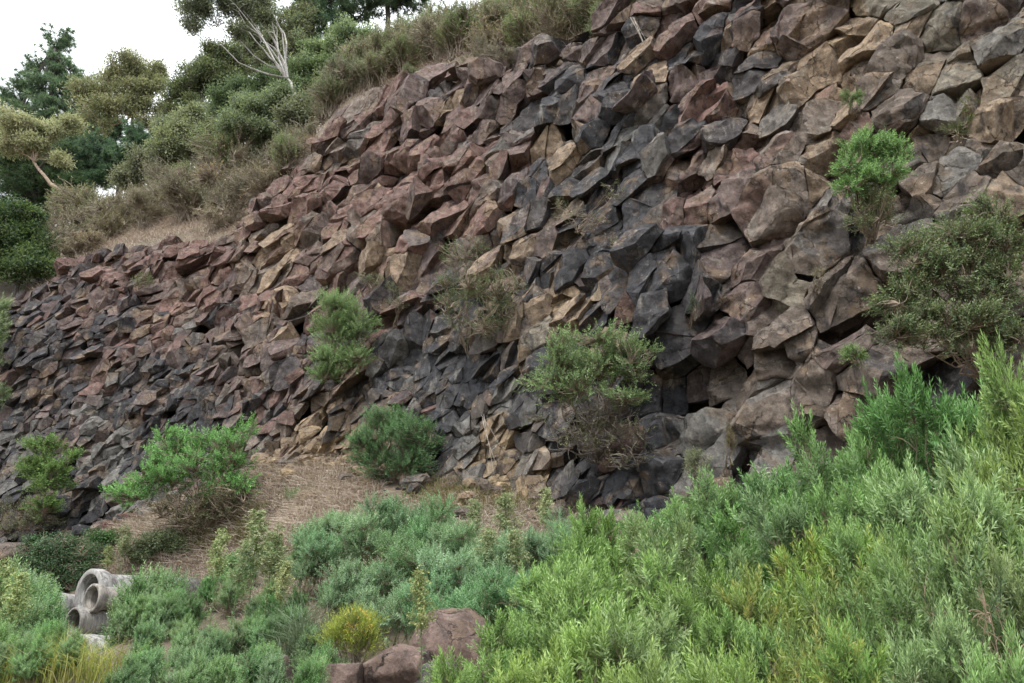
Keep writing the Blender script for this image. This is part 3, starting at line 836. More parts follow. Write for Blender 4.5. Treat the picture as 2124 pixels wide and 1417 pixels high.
def tuft(nl, rad, L, w, seed, droop=0.3, flat=1.0):
    """a loose cluster of leaves in a ball"""
    r = np.random.default_rng(seed)
    V0, F0 = leaf_quad(L, w, 0.2, droop)
    P = unit(r.normal(size=(nl, 3))) * (r.random((nl, 1)) ** 0.5) * rad * np.array([1, 1, flat])
    D = unit(unit(P) + r.normal(size=(nl, 3)) * 0.5 + np.array([0, 0, -droop]))
    M = frames(D, r)
    V = (np.einsum('nij,kj->nki', M, V0) * r.uniform(0.7, 1.2, (nl, 1, 1)) + P[:, None]).reshape(-1, 3)
    F = (F0[None] + (np.arange(nl) * 4)[:, None, None]).reshape(-1, 3)
    S = np.repeat(r.uniform(0.8, 1.2, nl), 4)
    return V, F, S
def needles(nl, rad, w, seed, up=0.5):
    r = np.random.default_rng(seed)
    D = unit(r.normal(size=(nl, 3)) + np.array([0, 0, up]))
    x = unit(np.cross(D, r.normal(size=(nl, 3)))) * w / 2
    L = rad * r.uniform(0.7, 1.1, (nl, 1))
    V = np.stack([-x + 0 * D, x + 0 * D, D * L], 1).reshape(-1, 3)
    F = np.arange(nl * 3).reshape(-1, 3)
    return V, F, np.repeat(r.uniform(0.8, 1.2, nl), 3)

def crown_points(lobes, n, r, shell=0.28, under=0.35, rough=0.28, sub=0):
    """points through the outer part of several lobes with an uneven outline"""
    lobes = [(np.array(c, float), np.array(q, float)) for c, q in lobes]
    if sub:
        ex = []
        for c, q in lobes:
            for _ in range(sub):
                d = unit(r.normal(size=3)); d[2] = abs(d[2]) * 1.0 - 0.2
                ex.append((c + d * q * r.uniform(0.65, 1.0), q * r.uniform(0.28, 0.5)))
        lobes = [(c, q * 0.8) for c, q in lobes] + ex
    v = np.array([np.prod(q) ** (2 / 3) for c, q in lobes]); v /= v.sum()
    out, who = [], []
    for k, (c, q) in enumerate(lobes):
        m = int(round(n * v[k])) + 1
        d = unit(r.normal(size=(m * 3, 3)))
        d = d[(d[:, 2] > -0.25) | (r.random(len(d)) < under)][:m]
        rad = 1 - np.abs(r.normal(0, shell, len(d)))
        rad = np.clip(rad, 0.05, 1) * (1 + rough * 2 * fbm(d * 1.7 + r.uniform(0, 50, 3), 2, 5))
        out.append(c + d * q * rad[:, None]); who.append(np.full(len(d), k))
    return np.concatenate(out), np.concatenate(who)

def grow(seed, lobes, tips, sprigs, scale, leaf_cols, stem_col, base=(0, 0, 0), n_main=7, base_r=0.06, stem_r=0.02, twig_r=0.004,
         up=0.6, per_twig=(0.45, 0.7, 1.0), bare=0.0, shell=0.28, under=0.35, rough=0.28, start=(0.15, 0.6), wander=0.12, sides=3, rand=0.3, tipcol=None, twig_tint=1.0, sub=0):
    """returns (stem Acc, leaf Acc); lobes in local space around the base"""
    r = np.random.default_rng(seed)
    P, who = crown_points(lobes, tips, r, shell, under, rough, sub)
    base = np.array(base, float)
    # main limbs
    mk = 7
    tgt = crown_points([(c, np.array(q) * 0.7) for c, q in lobes], n_main, r, 0.4, 0.1, 0.1)[0][:n_main]
    for k in range(min(len(lobes), len(tgt))): tgt[k] = np.array(lobes[k][0]) + r.normal(0, 0.15, 3) * np.array(lobes[k][1])
    b0 = base + np.concatenate([r.normal(0, base_r, (len(tgt), 2)), np.zeros((len(tgt), 1))], 1)
    h = np.linalg.norm(tgt - b0, axis=1)[:, None]
    mid = b0 + (tgt - b0) * np.array([0.35, 0.35, 0.6]) + r.normal(0, 0.08, tgt.shape) * h
    main = bez(b0, mid, tgt, mk)
    main[:, 1:-1] += r.normal(0, 0.02, main[:, 1:-1].shape) * h[:, None]
    st, lf = Acc(), Acc()
    tr = np.linspace(1, 0.3, mk)[None] * stem_r * r.uniform(0.7, 1.2, (len(tgt), 1))
    sc = np.array(stem_col)
    tubes(st, main, tr, sc * r.uniform(0.8, 1.2, (len(tgt), 1)), max(sides, 4))
    # twigs
    nodes_ = main[:, 2:].reshape(-1, 3)
    d = P[:, None] - nodes_[None]
    cost = np.linalg.norm(d, axis=2) + 1.2 * np.clip(-d[..., 2], 0, None) + r.uniform(0, 0.25, (len(P), len(nodes_))) * np.linalg.norm(d, axis=2)
    a = nodes_[cost.argmin(1)]
    v = P - a; vl = np.linalg.norm(v, axis=1)[:, None]
    m_ = a + v * 0.5 + np.array([0, 0, 0.12]) * vl * up + r.normal(0, wander, v.shape) * vl
    tw = bez(a, m_, P, 5)
    tc = sc * twig_tint * r.uniform(0.75, 1.25, (len(P), 1))
    tubes(st, tw, np.linspace(1.7, 0.7, 5)[None] * twig_r * np.ones((len(P), 1)), tc, sides)
    # shoots
    lc = np.array(leaf_cols, float)
    zz = np.array([q[0][2] + q[1][2] for q in lobes]).max()
    for f in per_twig:
        k = int(round(f * 4)); k = min(4, max(1, k))
        on = r.random(len(P)) >= bare
        p = a + (P - a) * f if f < 1 else P
        p = tw[:, k] if f >= 1 else tw[:, k] + r.normal(0, 0.05, P.shape) * vl
        dr = unit(unit(tw[:, k] - tw[:, k - 1]) + np.array([0, 0, up]) + r.normal(0, rand, P.shape))
        for w in range(len(sprigs)):
            s_ = on & (r.integers(0, len(sprigs), len(P)) == w) if len(sprigs) > 1 else on
            nn = s_.sum()
            if nn == 0: continue
            mixw = r.random((nn, 1)); ci = r.integers(0, len(lc), nn)
            col = lc[ci] * r.uniform(0.82, 1.18, (nn, 1))
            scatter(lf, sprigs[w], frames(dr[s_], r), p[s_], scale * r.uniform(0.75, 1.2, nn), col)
    return st, lf
def plant_obj(name, st, lf, label, cat, loc, group=None, leaf="foliage", wood="stem", lm=None, bm_=None, rz=0.0):
    o = thing(name, label, cat, loc, group, rz)
    if st is not None and st.n: link(wood, st.mesh(wood, bm_ or M_BARK), o)
    if lf is not None and lf.n: link(leaf, lf.mesh(leaf, lm or M_LEAF), o)
    return o
def px_lobes(lobes, Y, base, depth=1.0):
    """lobes given as (px, py, rx, ry) at distance Y become volumes round the plant's base"""
    out = []
    for (cx, cy, rx, ry) in lobes:
        m = float(mpp(cx, cy, Y))
        out.append((wpt(cx, cy, Y) - base, np.array([rx * m, rx * m * depth, ry * m / math.cos(0.3)])))
    return out
# ------------------------------------------------------------------ trees beyond the scrub
EUC = tuft(20, 0.46, 0.24, 0.07, 3, 0.7)
EUC2 = tuft(20, 0.46, 0.22, 0.07, 4, 0.5)
PINE = needles(34, 0.50, 0.045, 5, 0.6)
BUSHY = tuft(24, 0.42, 0.18, 0.085, 6, 0.2)
def hill_base(px, py, Y):
    p = wpt(px, py, Y)
    z, b = hill_z(p[0:1], p[1:2])
    return np.array([p[0], p[1], float(z[0]) - 0.1])
def tree(name, label, px, Y, lobes, tips, tpl, scale, cols, bark, group=None, trunk_px=None, tr=0.22, seed=1, n_main=9, depth=0.8, base_xy=None, **kw):
    """trunk_px: polyline of the trunk in the photograph from the ground up; lobes as (px, py, rx, ry)"""
    tp = np.array(trunk_px, float)
    b = hill_base(tp[0, 0], tp[0, 1], Y)
    lob = [(c, q * 1.35) for c, q in px_lobes(lobes, Y, b, depth)]; tips = int(tips * 1.15); kw.setdefault('sub', 6)
    r = np.random.default_rng(seed + 500)
    pts = wpt(tp[:, 0], tp[:, 1], Y) - b
    pts = np.concatenate([[[pts[0, 0], 0, min(0, pts[0, 2])]], pts]) if pts[0, 2] > 0.2 else pts
    fork = pts[-1]
    st, lf = grow(seed, lob, tips, tpl, scale, cols, bark, base=fork, n_main=n_main, base_r=0.05, stem_r=tr * 0.55, twig_r=kw.pop('twig_r', 0.022), **kw)
    t = np.linspace(0, 1, 9); s0 = np.linspace(0, 1, len(pts))
    pl = np.stack([np.interp(t, s0, pts[:, a]) for a in range(3)], -1)
    pl[1:-1] += r.normal(0, 0.05, (7, 3))
    tubes(st, pl[None], np.linspace(1.15, 0.6, 9)[None] * tr, np.array([bark], float), 7)
    return plant_obj(name, st, lf, label, "tree", b, group, "crown", "trunk", M_CROWN)
YG = [(0.38, 0.43, 0.27), (0.43, 0.46, 0.31), (0.31, 0.36, 0.21), (0.25, 0.3, 0.17)]
DG = [(0.2, 0.24, 0.145), (0.24, 0.275, 0.165), (0.155, 0.2, 0.12)]
PG = [(0.13, 0.2, 0.14), (0.155, 0.23, 0.165), (0.1, 0.165, 0.12)]
MG = [(0.13, 0.20, 0.085), (0.16, 0.23, 0.10), (0.10, 0.165, 0.075)]
GG = [(0.24, 0.29, 0.2), (0.2, 0.25, 0.16), (0.28, 0.32, 0.23)]
BARKP, BARKW, BARKD = (0.33, 0.25, 0.19), (0.40, 0.385, 0.36), (0.07, 0.06, 0.055)

tree("pine_tree", "tall dark green pine with a ragged pointed top against the white sky", 105, 62,
     [(120, 95, 28, 42), (100, 150, 50, 32), (150, 165, 38, 26), (55, 195, 48, 26), (120, 205, 70, 30), (175, 215, 42, 24), (40, 240, 46, 26), (100, 262, 80, 28), (165, 270, 50, 26), (30, 300, 50, 30), (120, 320, 70, 40), (60, 350, 60, 40)],
     850, [PINE], 1.15, PG, BARKD, trunk_px=[(105, 480), (104, 250), (115, 100)], tr=0.34, seed=21, n_main=26, under=0.6, shell=0.4, rough=0.45, up=0.5, per_twig=(0.5, 0.75, 1.0), twig_r=0.03)
tree("eucalyptus_tree", "yellow green eucalyptus with an airy crown and bare pinkish trunk beside the tall pine", 265, 58,
     [(285, 150, 48, 26), (235, 165, 40, 24), (190, 190, 38, 20), (315, 180, 30, 26), (265, 195, 45, 18), (300, 225, 40, 22), (225, 235, 42, 26), (330, 150, 16, 18), (190, 265, 30, 22), (315, 260, 28, 22)],
     620, [EUC], 1.0, YG, BARKP, trunk_px=[(262, 345), (268, 295), (275, 240)], tr=0.2, seed=22, n_main=14, under=0.25, shell=0.5, rough=0.35, up=0.2, twig_r=0.03)
tree("eucalyptus_tree", "small leaning eucalyptus with pale olive crown and forked tan trunk", 60, 46,
     [(45, 270, 46, 26), (85, 275, 34, 20), (20, 300, 30, 22), (70, 310, 34, 18), (140, 255, 22, 10), (130, 335, 16, 14)],
     330, [EUC2], 0.9, [(0.37, 0.40, 0.27), (0.41, 0.43, 0.30), (0.29, 0.33, 0.20)], BARKP, trunk_px=[(138, 412), (100, 375), (70, 335)], tr=0.15, seed=23, n_main=8, under=0.2, shell=0.5, up=0.2, twig_r=0.025)
tree("eucalyptus_tree", "dark round crowned eucalyptus between the airy yellow one and the white limbed one", 420, 56,
     [(425, 165, 60, 38), (380, 195, 36, 26), (465, 130, 44, 30), (400, 225, 36, 18), (470, 180, 44, 40), (365, 235, 20, 12)],
     620, [EUC], 1.0, DG + [(0.10, 0.105, 0.055)], (0.16, 0.13, 0.12), trunk_px=[(395, 300), (410, 240), (425, 190)], tr=0.24, seed=24, n_main=12, under=0.5, shell=0.4)
tree("eucalyptus_tree", "broad olive eucalyptus crown standing behind the white limbs", 560, 60,
     [(520, 95, 60, 45), (570, 60, 50, 40), (600, 110, 50, 50), (490, 140, 50, 40), (560, 150, 60, 40), (620, 60, 40, 50)],
     650, [EUC2], 1.15, DG + [(0.10, 0.11, 0.05), (0.13, 0.135, 0.06)], (0.16, 0.13, 0.12), trunk_px=[(585, 260), (575, 180), (560, 120)], tr=0.25, seed=25, n_main=12, under=0.5, shell=0.45)
tree("gum_tree", "leaning gum tree with long bare white limbs and grey green drooping leaves at the skyline", 600, 44,
     [(420, 25, 42, 26), (460, 10, 50, 20), (400, 55, 18, 22), (520, 15, 40, 24), (560, 45, 30, 26), (500, 60, 22, 14), (440, -30, 70, 26), (540, -40, 60, 24)],
     380, [EUC], 0.85, GG + [(0.09, 0.115, 0.06)], BARKW, trunk_px=[(612, 195), (604, 175), (596, 162)], tr=0.13, seed=26, n_main=13, under=0.4, shell=0.5, up=-0.3, twig_r=0.022)
tree("pine_tree", "dark blue green conifer close behind the white limbed gum", 650, 62,
     [(650, 30, 50, 30), (630, 70, 34, 24), (670, 60, 36, 26), (640, 105, 34, 22), (690, 10, 60, 30), (640, -20, 50, 30)],
     420, [PINE], 1.1, [(0.08, 0.14, 0.10), (0.10, 0.165, 0.12)], BARKD, trunk_px=[(652, 240), (650, 120), (648, 20)], tr=0.3, seed=27, n_main=14, under=0.6, shell=0.4, rough=0.4)
tree("pine_tree", "dark straight conifer trunk with sparse drooping boughs above the rim scrub", 800, 52,
     [(760, 20, 55, 22), (830, 15, 50, 22), (720, 40, 34, 20), (800, -30, 80, 30), (740, -15, 50, 24), (870, -10, 40, 20)],
     300, [PINE], 0.95, [(0.065, 0.10, 0.07), (0.08, 0.115, 0.08)], BARKD, trunk_px=[(806, 120), (805, 50), (803, -20)], tr=0.3, seed=28, n_main=12, under=0.7, shell=0.5)
tree("conifer_tree", "low dense blue green conifer at the foot of the airy yellow eucalyptus", 250, 52,
     [(210, 330, 46, 40), (285, 295, 34, 34), (250, 350, 60, 40), (195, 385, 40, 30), (300, 330, 26, 30), (170, 350, 26, 26)],
     480, [PINE], 0.85, [(0.08, 0.15, 0.105), (0.10, 0.175, 0.12)], BARKD, trunk_px=[(245, 430), (245, 380), (245, 330)], tr=0.2, seed=29, n_main=10, under=0.7, shell=0.35)
tree("conifer_tree", "broad shadowy conifer below the small leaning eucalyptus", 50, 50,
     [(40, 400, 60, 46), (100, 390, 44, 34), (20, 350, 50, 30), (80, 450, 46, 40), (130, 330, 40, 30), (20, 460, 40, 50), (110, 440, 30, 30), (150, 385, 30, 28), (60, 300, 60, 26), (75, 510, 40, 30)],
     760, [PINE], 0.95, [(0.085, 0.145, 0.09), (0.115, 0.18, 0.11), (0.10, 0.165, 0.09)], BARKD, trunk_px=[(70, 520), (68, 460), (66, 390)], tr=0.3, seed=30, n_main=14, under=0.8, shell=0.4)
tree("wattle_tree", "rounded leafy green tree at the far end of the rock face", 35, 35,
     [(30, 490, 62, 44), (80, 535, 34, 30), (10, 450, 44, 28), (40, 560, 60, 36), (-20, 520, 60, 60), (60, 450, 24, 16)],
     650, [BUSHY], 0.8, MG + [(0.04, 0.085, 0.045)], BARKD, trunk_px=[(30, 640), (32, 590), (30, 540)], tr=0.14, seed=31, n_main=12, under=0.6, shell=0.35)
tree("wattle_tree", "bright green bushy tree just below the white gum limbs", 520, 48,
     [(500, 190, 45, 30), (550, 175, 36, 26), (470, 215, 30, 24), (560, 215, 40, 26), (600, 195, 30, 20), (520, 235, 50, 22)],
     430, [BUSHY], 1.0, [(0.168, 0.234, 0.135), (0.196, 0.267, 0.158), (0.14, 0.202, 0.12)], BARKD, trunk_px=[(525, 300), (525, 250), (522, 210)], tr=0.13, seed=32, n_main=10, under=0.5, shell=0.4)

tree("wattle_tree", "olive green bushy tree filling the gap left of the bright green one", 420, 50,
     [(400, 260, 40, 26), (440, 240, 40, 26), (380, 290, 44, 28), (450, 280, 44, 30), (350, 270, 24, 20), (410, 310, 60, 24)],
     420, [BUSHY], 1.0, [(0.196, 0.227, 0.15), (0.224, 0.254, 0.173), (0.161, 0.195, 0.128)], BARKD, trunk_px=[(415, 360), (415, 320), (412, 280)], tr=0.13, seed=33, n_main=10, under=0.5, shell=0.4)
tree("wattle_tree", "leafy green tree standing between the blue green conifer and the rim scrub", 620, 46,
     [(600, 170, 40, 30), (650, 150, 44, 30), (690, 110, 40, 30), (640, 195, 40, 20), (730, 80, 40, 26), (690, 150, 30, 20)],
     420, [BUSHY], 1.0, [(0.168, 0.221, 0.135), (0.196, 0.254, 0.158), (0.14, 0.195, 0.12)], BARKD, trunk_px=[(650, 260), (650, 210), (652, 170)], tr=0.13, seed=34, n_main=10, under=0.5, shell=0.4)
tree("pine_tree", "dark pine boughs filling the skyline behind the airy yellow eucalyptus", 200, 66,
     [(190, 300, 50, 30), (150, 340, 60, 40), (230, 270, 40, 24), (320, 300, 26, 30), (215, 330, 50, 40), (120, 380, 60, 40)],
     520, [PINE], 1.15, PG, BARKD, trunk_px=[(190, 460), (190, 380), (192, 300)], tr=0.3, seed=35, n_main=12, under=0.7, shell=0.4)

for lab, px, Y, lob, sd, cols in [
        ("low olive tree rising out of the scrub under the dark round eucalyptus", 400, 43, [(400, 290, 50, 34), (360, 320, 40, 26), (440, 300, 44, 34), (400, 250, 34, 20)], 36, [(0.21, 0.234, 0.158), (0.238, 0.26, 0.18), (0.175, 0.202, 0.135)]),
        ("low green tree rising out of the scrub below the white limbs", 550, 41, [(540, 240, 54, 36), (590, 215, 44, 30), (500, 270, 44, 30), (560, 280, 50, 26)], 37, [(0.182, 0.234, 0.143), (0.21, 0.267, 0.165), (0.154, 0.202, 0.128)]),
        ("grey green thicket tree filling the saddle below the yellow eucalyptus", 310, 44, [(310, 350, 44, 30), (270, 375, 40, 26), (350, 345, 30, 26)], 38, [(0.21, 0.227, 0.165), (0.182, 0.202, 0.143)]),
        ("leafy olive thicket tree at the top of the slope right of the white limbs", 680, 38, [(660, 220, 44, 30), (710, 190, 44, 34), (620, 260, 40, 26), (740, 140, 40, 30)], 39, [(0.196, 0.234, 0.15), (0.224, 0.26, 0.173), (0.161, 0.195, 0.128)])]:
    tree("wattle_tree", lab, px, Y, lob, 420, [BUSHY], 0.9, cols, BARKD, trunk_px=[(px, 400), (px, lob[0][1] + 40), (px, lob[0][1] + 10)], tr=0.1, seed=sd, n_main=10, under=0.6, shell=0.45)

# ------------------------------------------------------------------ scrub on the slope above the rim
TW = sprig(7, 0.30, 0.075, 0.024, 8, (0.4, 0.9))
TW2 = sprig(9, 0.26, 0.06, 0.026, 9, (0.4, 0.9))
def scrub(seed, cols, tips, bare, h=1.9, wd=1.15):
    r = np.random.default_rng(seed)
    lob = [((0, 0, h * 0.62), (wd, wd, h * 0.42))] + [((r.uniform(-.6, .6) * wd, r.uniform(-.6, .6) * wd, h * r.uniform(.5, .8)), (wd * .5, wd * .5, h * .32)) for _ in range(3)]
    return grow(seed, lob, tips, [TW, TW2], 1.0, cols, (0.27, 0.225, 0.175), n_main=16, base_r=0.12, stem_r=0.022, twig_r=0.0085, up=0.7, per_twig=(0.35, 0.7, 1.0), bare=bare, shell=0.5, under=0.6, rough=0.55, wander=0.2, sub=3)
GREY = [(0.21, 0.205, 0.135), (0.25, 0.235, 0.165), (0.27, 0.235, 0.17), (0.16, 0.175, 0.105)]
GRN = [(0.149, 0.238, 0.099), (0.178, 0.268, 0.12), (0.218, 0.259, 0.139)]
BRN = [(0.33, 0.275, 0.2), (0.28, 0.24, 0.165), (0.22, 0.205, 0.125)]
SCR = []

for k, (cols, tips, bare) in enumerate([(GREY, 620, 0.4), (GREY + GRN, 600, 0.3), (GRN + GREY[:2], 600, 0.2), (BRN, 560, 0.65), (GREY, 560, 0.55)]):
    st, lf = scrub(60 + k, cols, tips, bare)
    SCR.append((st.mesh("stem", M_BARK), lf.mesh("foliage", M_LEAF), k))
LAB = ["grey green twiggy scrub bush on the slope above the rim", "mottled grey and green scrub bush on the slope above the rim", "greener leafy scrub bush on the slope above the rim",
       "brown half bare scrub bush on the slope above the rim", "sparse grey scrub bush on the slope above the rim"]
def put_scrub(k, loc, sc, rz, lab=None):
    o = thing("scrub_bush", lab or LAB[k], "bush", loc, LAB[k].replace("bush", "bushes"), rz)
    o.scale = (sc, sc, sc * rr_.uniform(0.85, 1.15))
    link("stem", SCR[k][0], o); link("foliage", SCR[k][1], o)
rr_ = np.random.default_rng(77)
rowd = [(0.3, 2.2, 0.8), (0.9, 1.6, 1.1), (2.4, 1.6, 1.35), (4.2, 1.8, 1.5), (6.0, 2.0, 1.55), (8.0, 2.5, 1.65), (11.5, 2.8, 1.8), (15.5, 3.0, 2.1), (19.0, 3.0, 2.6), (22.5, 3.2, 2.8)]
for dist_, step, sc0 in rowd:
    s = -0.3
    while s < 39:
        ss = s + rr_.uniform(-0.5, 0.5); dd = dist_ + rr_.uniform(-0.6, 0.6)
        s += step * rr_.uniform(0.8, 1.15) * (0.4 if 13.5 < s < 19 else 1)
        if 13.0 < ss < 31 and dd < 0.3 + 0.7 * smooth(15, 20, np.array(ss)): continue        # bare dry rim on the left
        if dist_ > 10 and ss < 3: continue
        rim_ = cliff_point(np.array([ss]), ztop(np.array([ss])), np.array([0.0]))[0]
        nx, ny = np.interp(ss, S_ARR, NX), np.interp(ss, S_ARR, NY)
        x, y = rim_[0] - nx * dd, rim_[1] - ny * dd
        z, b = hill_z(np.array([x]), np.array([y]))
        px, py, _ = project(np.array([x, y, float(z[0])]))
        if not (-40 < px < 1330): continue
        if px < 100: continue
        if px > 600: k = rr_.choice([0, 1, 2, 2, 3], p=[.2, .3, .1, .2, .2])
        else: k = rr_.choice([0, 1, 2, 3, 4], p=[.33, .14, .04, .19, .30])
        put_scrub(int(k), (x, y, float(z[0]) - 0.08), sc0 * rr_.uniform(0.8, 1.15), rr_.uniform(0, 6.28))
# ------------------------------------------------------------------ shrubs rooted in the rock face
SPR_A = sprig(13, 0.24, 0.065, 0.019, 31, (0.45, 1.0))
SPR_B = sprig(11, 0.20, 0.055, 0.022, 32, (0.5, 1.1))
SPR_C = sprig(8, 0.22, 0.05, 0.020, 33, (0.5, 1.1))
FRESH = [(0.179, 0.323, 0.122), (0.216, 0.374, 0.151), (0.144, 0.266, 0.101), (0.259, 0.431, 0.187)]
DULL = [(0.173, 0.254, 0.113), (0.214, 0.284, 0.142), (0.142, 0.214, 0.102)]
OLIVE = [(0.173, 0.204, 0.101), (0.204, 0.226, 0.117), (0.133, 0.173, 0.086)]
TWIGC = (0.25, 0.20, 0.15)
def face_shrub(name, label, root, lobes, tips, sprigs, scale, cols, seed, jut=0.95, depth=0.8, ycut=None, on_ground=False, **kw):
    if on_ground:
        P = ground_hit(*root)
    if not on_ground or P is None:
        s, z, P = cliff_hit(*root)
        P = cliff_point(np.array([s]), np.array([z]), np.array([-0.25]))[0]
    Y = P[1]
    lob = px_lobes(lobes, Y - jut, P, depth)
    kw.setdefault('sub', 3); kw.setdefault('rough', 0.36)
    st, lf = grow(seed, lob, tips, sprigs, scale, cols, kw.pop('stem_col', TWIGC), **kw)
    return plant_obj(name, st, lf, label, "shrub", P)
face_shrub("shrub", "upright fresh green shrub growing from the rock face above the ochre hollow", (728, 790),
    [(705, 640, 60, 42), (690, 690, 52, 40), (735, 680, 42, 50), (690, 750, 50, 40), (735, 745, 38, 36), (672, 780, 32, 20)], 1000, [SPR_A], 1.0, FRESH, 101, jut=1.15, under=0.6, shell=0.32)
face_shrub("shrub", "large twiggy grey green bush high on the rock face left of the dark boulder", (985, 738),
    [(985, 600, 85, 55), (935, 640, 50, 50), (1040, 640, 50, 50), (960, 540, 50, 34), (1000, 680, 70, 40), (930, 590, 34, 28), (1075, 600, 20, 18), (990, 515, 24, 14)], 950, [SPR_C], 1.0, OLIVE + DULL, 102, jut=1.15, bare=0.45, n_main=18, twig_r=0.007, wander=0.22, under=0.7, shell=0.5, per_twig=(0.5, 1.0))
face_shrub("shrub", "biggest bush on the face, green on top over a tangle of bare grey stems", (1245, 965),
    [(1225, 720, 82, 34), (1300, 735, 54, 40), (1160, 760, 60, 34), (1245, 770, 105, 44), (1320, 790, 34, 36), (1140, 800, 44, 26), (1190, 815, 90, 28), (1290, 830, 54, 24)], 1050, [SPR_A, SPR_B], 1.1, FRESH + FRESH + DULL[:1], 103, jut=1.35, n_main=20, under=0.45, shell=0.42, twig_r=0.0065, wander=0.18, per_twig=(0.6, 1.0))
face_shrub("shrub", "bare tangled lower stems and dull twigs hanging under the biggest bush", (1255, 960),
    [(1210, 880, 110, 50), (1280, 910, 80, 46), (1180, 920, 70, 40), (1300, 960, 60, 24), (1240, 850, 110, 30), (1100, 870, 30, 18)], 620, [SPR_C], 0.9, OLIVE + [(0.15, 0.13, 0.085)], 104, jut=1.15, bare=0.72, n_main=24, twig_r=0.0075, wander=0.35, under=0.9, shell=0.6, per_twig=(0.6, 1.0), up=0.1, stem_col=(0.17, 0.145, 0.12))
face_shrub("shrub", "dense rounded blue green shrub in front of the ochre hollow", (815, 1000),
    [(815, 915, 85, 66), (760, 930, 42, 46), (870, 925, 40, 46), (815, 870, 52, 30), (850, 965, 46, 34), (780, 970, 46, 30)], 900, [SPR_A], 1.0, [(0.13, 0.25, 0.12), (0.155, 0.285, 0.145), (0.11, 0.215, 0.10)], 105, jut=0.35, on_ground=True, under=0.7, shell=0.25, n_main=14)
face_shrub("shrub", "tall bright green shrub with bare lower stems high on the right of the face", (1812, 515),
    [(1815, 315, 62, 34), (1770, 350, 38, 26), (1860, 330, 34, 34), (1760, 395, 32, 20), (1830, 380, 50, 36), (1800, 300, 30, 22)], 560, [SPR_A], 1.0, FRESH, 106, jut=1.05, n_main=16, under=0.35, shell=0.4, twig_r=0.006)
face_shrub("shrub", "thin grey green stems below the tall bright shrub", (1815, 510),
    [(1805, 430, 62, 40), (1840, 460, 40, 30), (1780, 460, 40, 34)], 230, [SPR_C], 0.9, OLIVE, 107, jut=0.90, bare=0.5, n_main=14, twig_r=0.006, under=0.8, shell=0.6)
face_shrub("shrub", "very large dull olive bush spreading over the right of the rock face", (2040, 790),
    [(1980, 500, 110, 60), (2060, 470, 60, 60), (1930, 580, 100, 70), (2050, 600, 110, 80), (1880, 640, 80, 60), (2000, 690, 120, 60), (1870, 700, 70, 34), (2100, 520, 60, 80), (2100, 700, 60, 60), (1870, 520, 50, 26)], 2300, [SPR_C, SPR_B], 1.15, DULL + OLIVE, 108, jut=1.35, bare=0.3, n_main=30, twig_r=0.0065, wander=0.22, under=0.8, shell=0.5, per_twig=(0.5, 0.8, 1.0), depth=0.5)
face_shrub("shrub", "green shrub with yellow green crown at the foot of the face beside the dry bank", (425, 1100),
    [(430, 920, 70, 36), (350, 950, 60, 50), (480, 960, 56, 50), (310, 1000, 50, 50), (410, 990, 100, 50), (505, 900, 32, 30), (280, 1030, 55, 40), (500, 1010, 40, 40), (350, 910, 36, 26)], 900, [SPR_A, SPR_B], 1.25, FRESH, 109, jut=0.35, on_ground=True, under=0.5, shell=0.38, n_main=20, twig_r=0.009)
face_shrub("shrub", "brownish twiggy underbrush beneath the yellow green shrub", (420, 1105),
    [(420, 1050, 100, 44), (480, 1050, 60, 50), (340, 1060, 70, 36), (400, 1090, 80, 24)], 420, [SPR_C], 1.2, OLIVE + [(0.15, 0.125, 0.075)], 110, jut=0.35, on_ground=True, bare=0.5, n_main=20, twig_r=0.011, under=0.8, shell=0.6)
face_shrub("creeper_bush", "light green creeper bush climbing the dark left end of the face", (100, 1085),
    [(90, 930, 40, 28), (70, 975, 36, 30), (125, 975, 36, 30), (95, 1010, 46, 28), (85, 1055, 36, 26), (150, 950, 18, 16)], 460, [SPR_B], 1.5, [(0.17, 0.28, 0.10), (0.14, 0.24, 0.085), (0.11, 0.19, 0.07)], 111, jut=1.05, under=0.7, shell=0.4)
face_shrub("creeper_bush", "dull green bush hanging over the far left edge of the face", (0, 800),
    [(0, 690, 22, 50), (-20, 750, 30, 60), (2, 640, 20, 30), (-10, 820, 24, 40)], 260, [SPR_B], 1.5, DULL, 112, jut=1.05, under=0.7, shell=0.4)
face_shrub("shrub", "brown and green brush at the shaded left foot of the face", (50, 1120),
    [(40, 1060, 50, 36), (90, 1080, 40, 30), (20, 1100, 40, 26)], 240, [SPR_C], 1.4, OLIVE + [(0.12, 0.09, 0.05)], 113, jut=0.35, on_ground=True, bare=0.3, under=0.7, shell=0.5)
face_shrub("sapling", "wispy small sapling between the upright green shrub and the large twiggy bush", (790, 650),
    [(780, 590, 34, 24), (760, 575, 18, 14), (805, 600, 22, 16)], 70, [SPR_C], 0.9, OLIVE, 114, jut=0.85, n_main=7, twig_r=0.006, bare=0.3, under=0.5, shell=0.6)
face_shrub("sapling", "bare stemmed sapling with few leaves rooted under the wispy one", (826, 690),
    [(826, 630, 22, 18), (815, 605, 12, 10)], 36, [SPR_C], 0.9, OLIVE, 115, jut=0.75, n_main=5, twig_r=0.006, bare=0.4, shell=0.6)
face_shrub("sapling", "small grey green sapling on the tan rock above the tall bright shrub", (1768, 258),
    [(1768, 208, 18, 18)], 46, [SPR_B], 0.8, DULL, 116, jut=0.75, n_main=6, twig_r=0.005)
face_shrub("sapling", "spindly yellow green sapling clinging to the right edge of the face", (1988, 305),
    [(2015, 225, 14, 34), (1975, 275, 22, 16), (2005, 265, 20, 20)], 56, [SPR_C], 0.8, [(0.14, 0.17, 0.07), (0.11, 0.15, 0.06)], 117, jut=0.75, n_main=7, twig_r=0.005, bare=0.35)
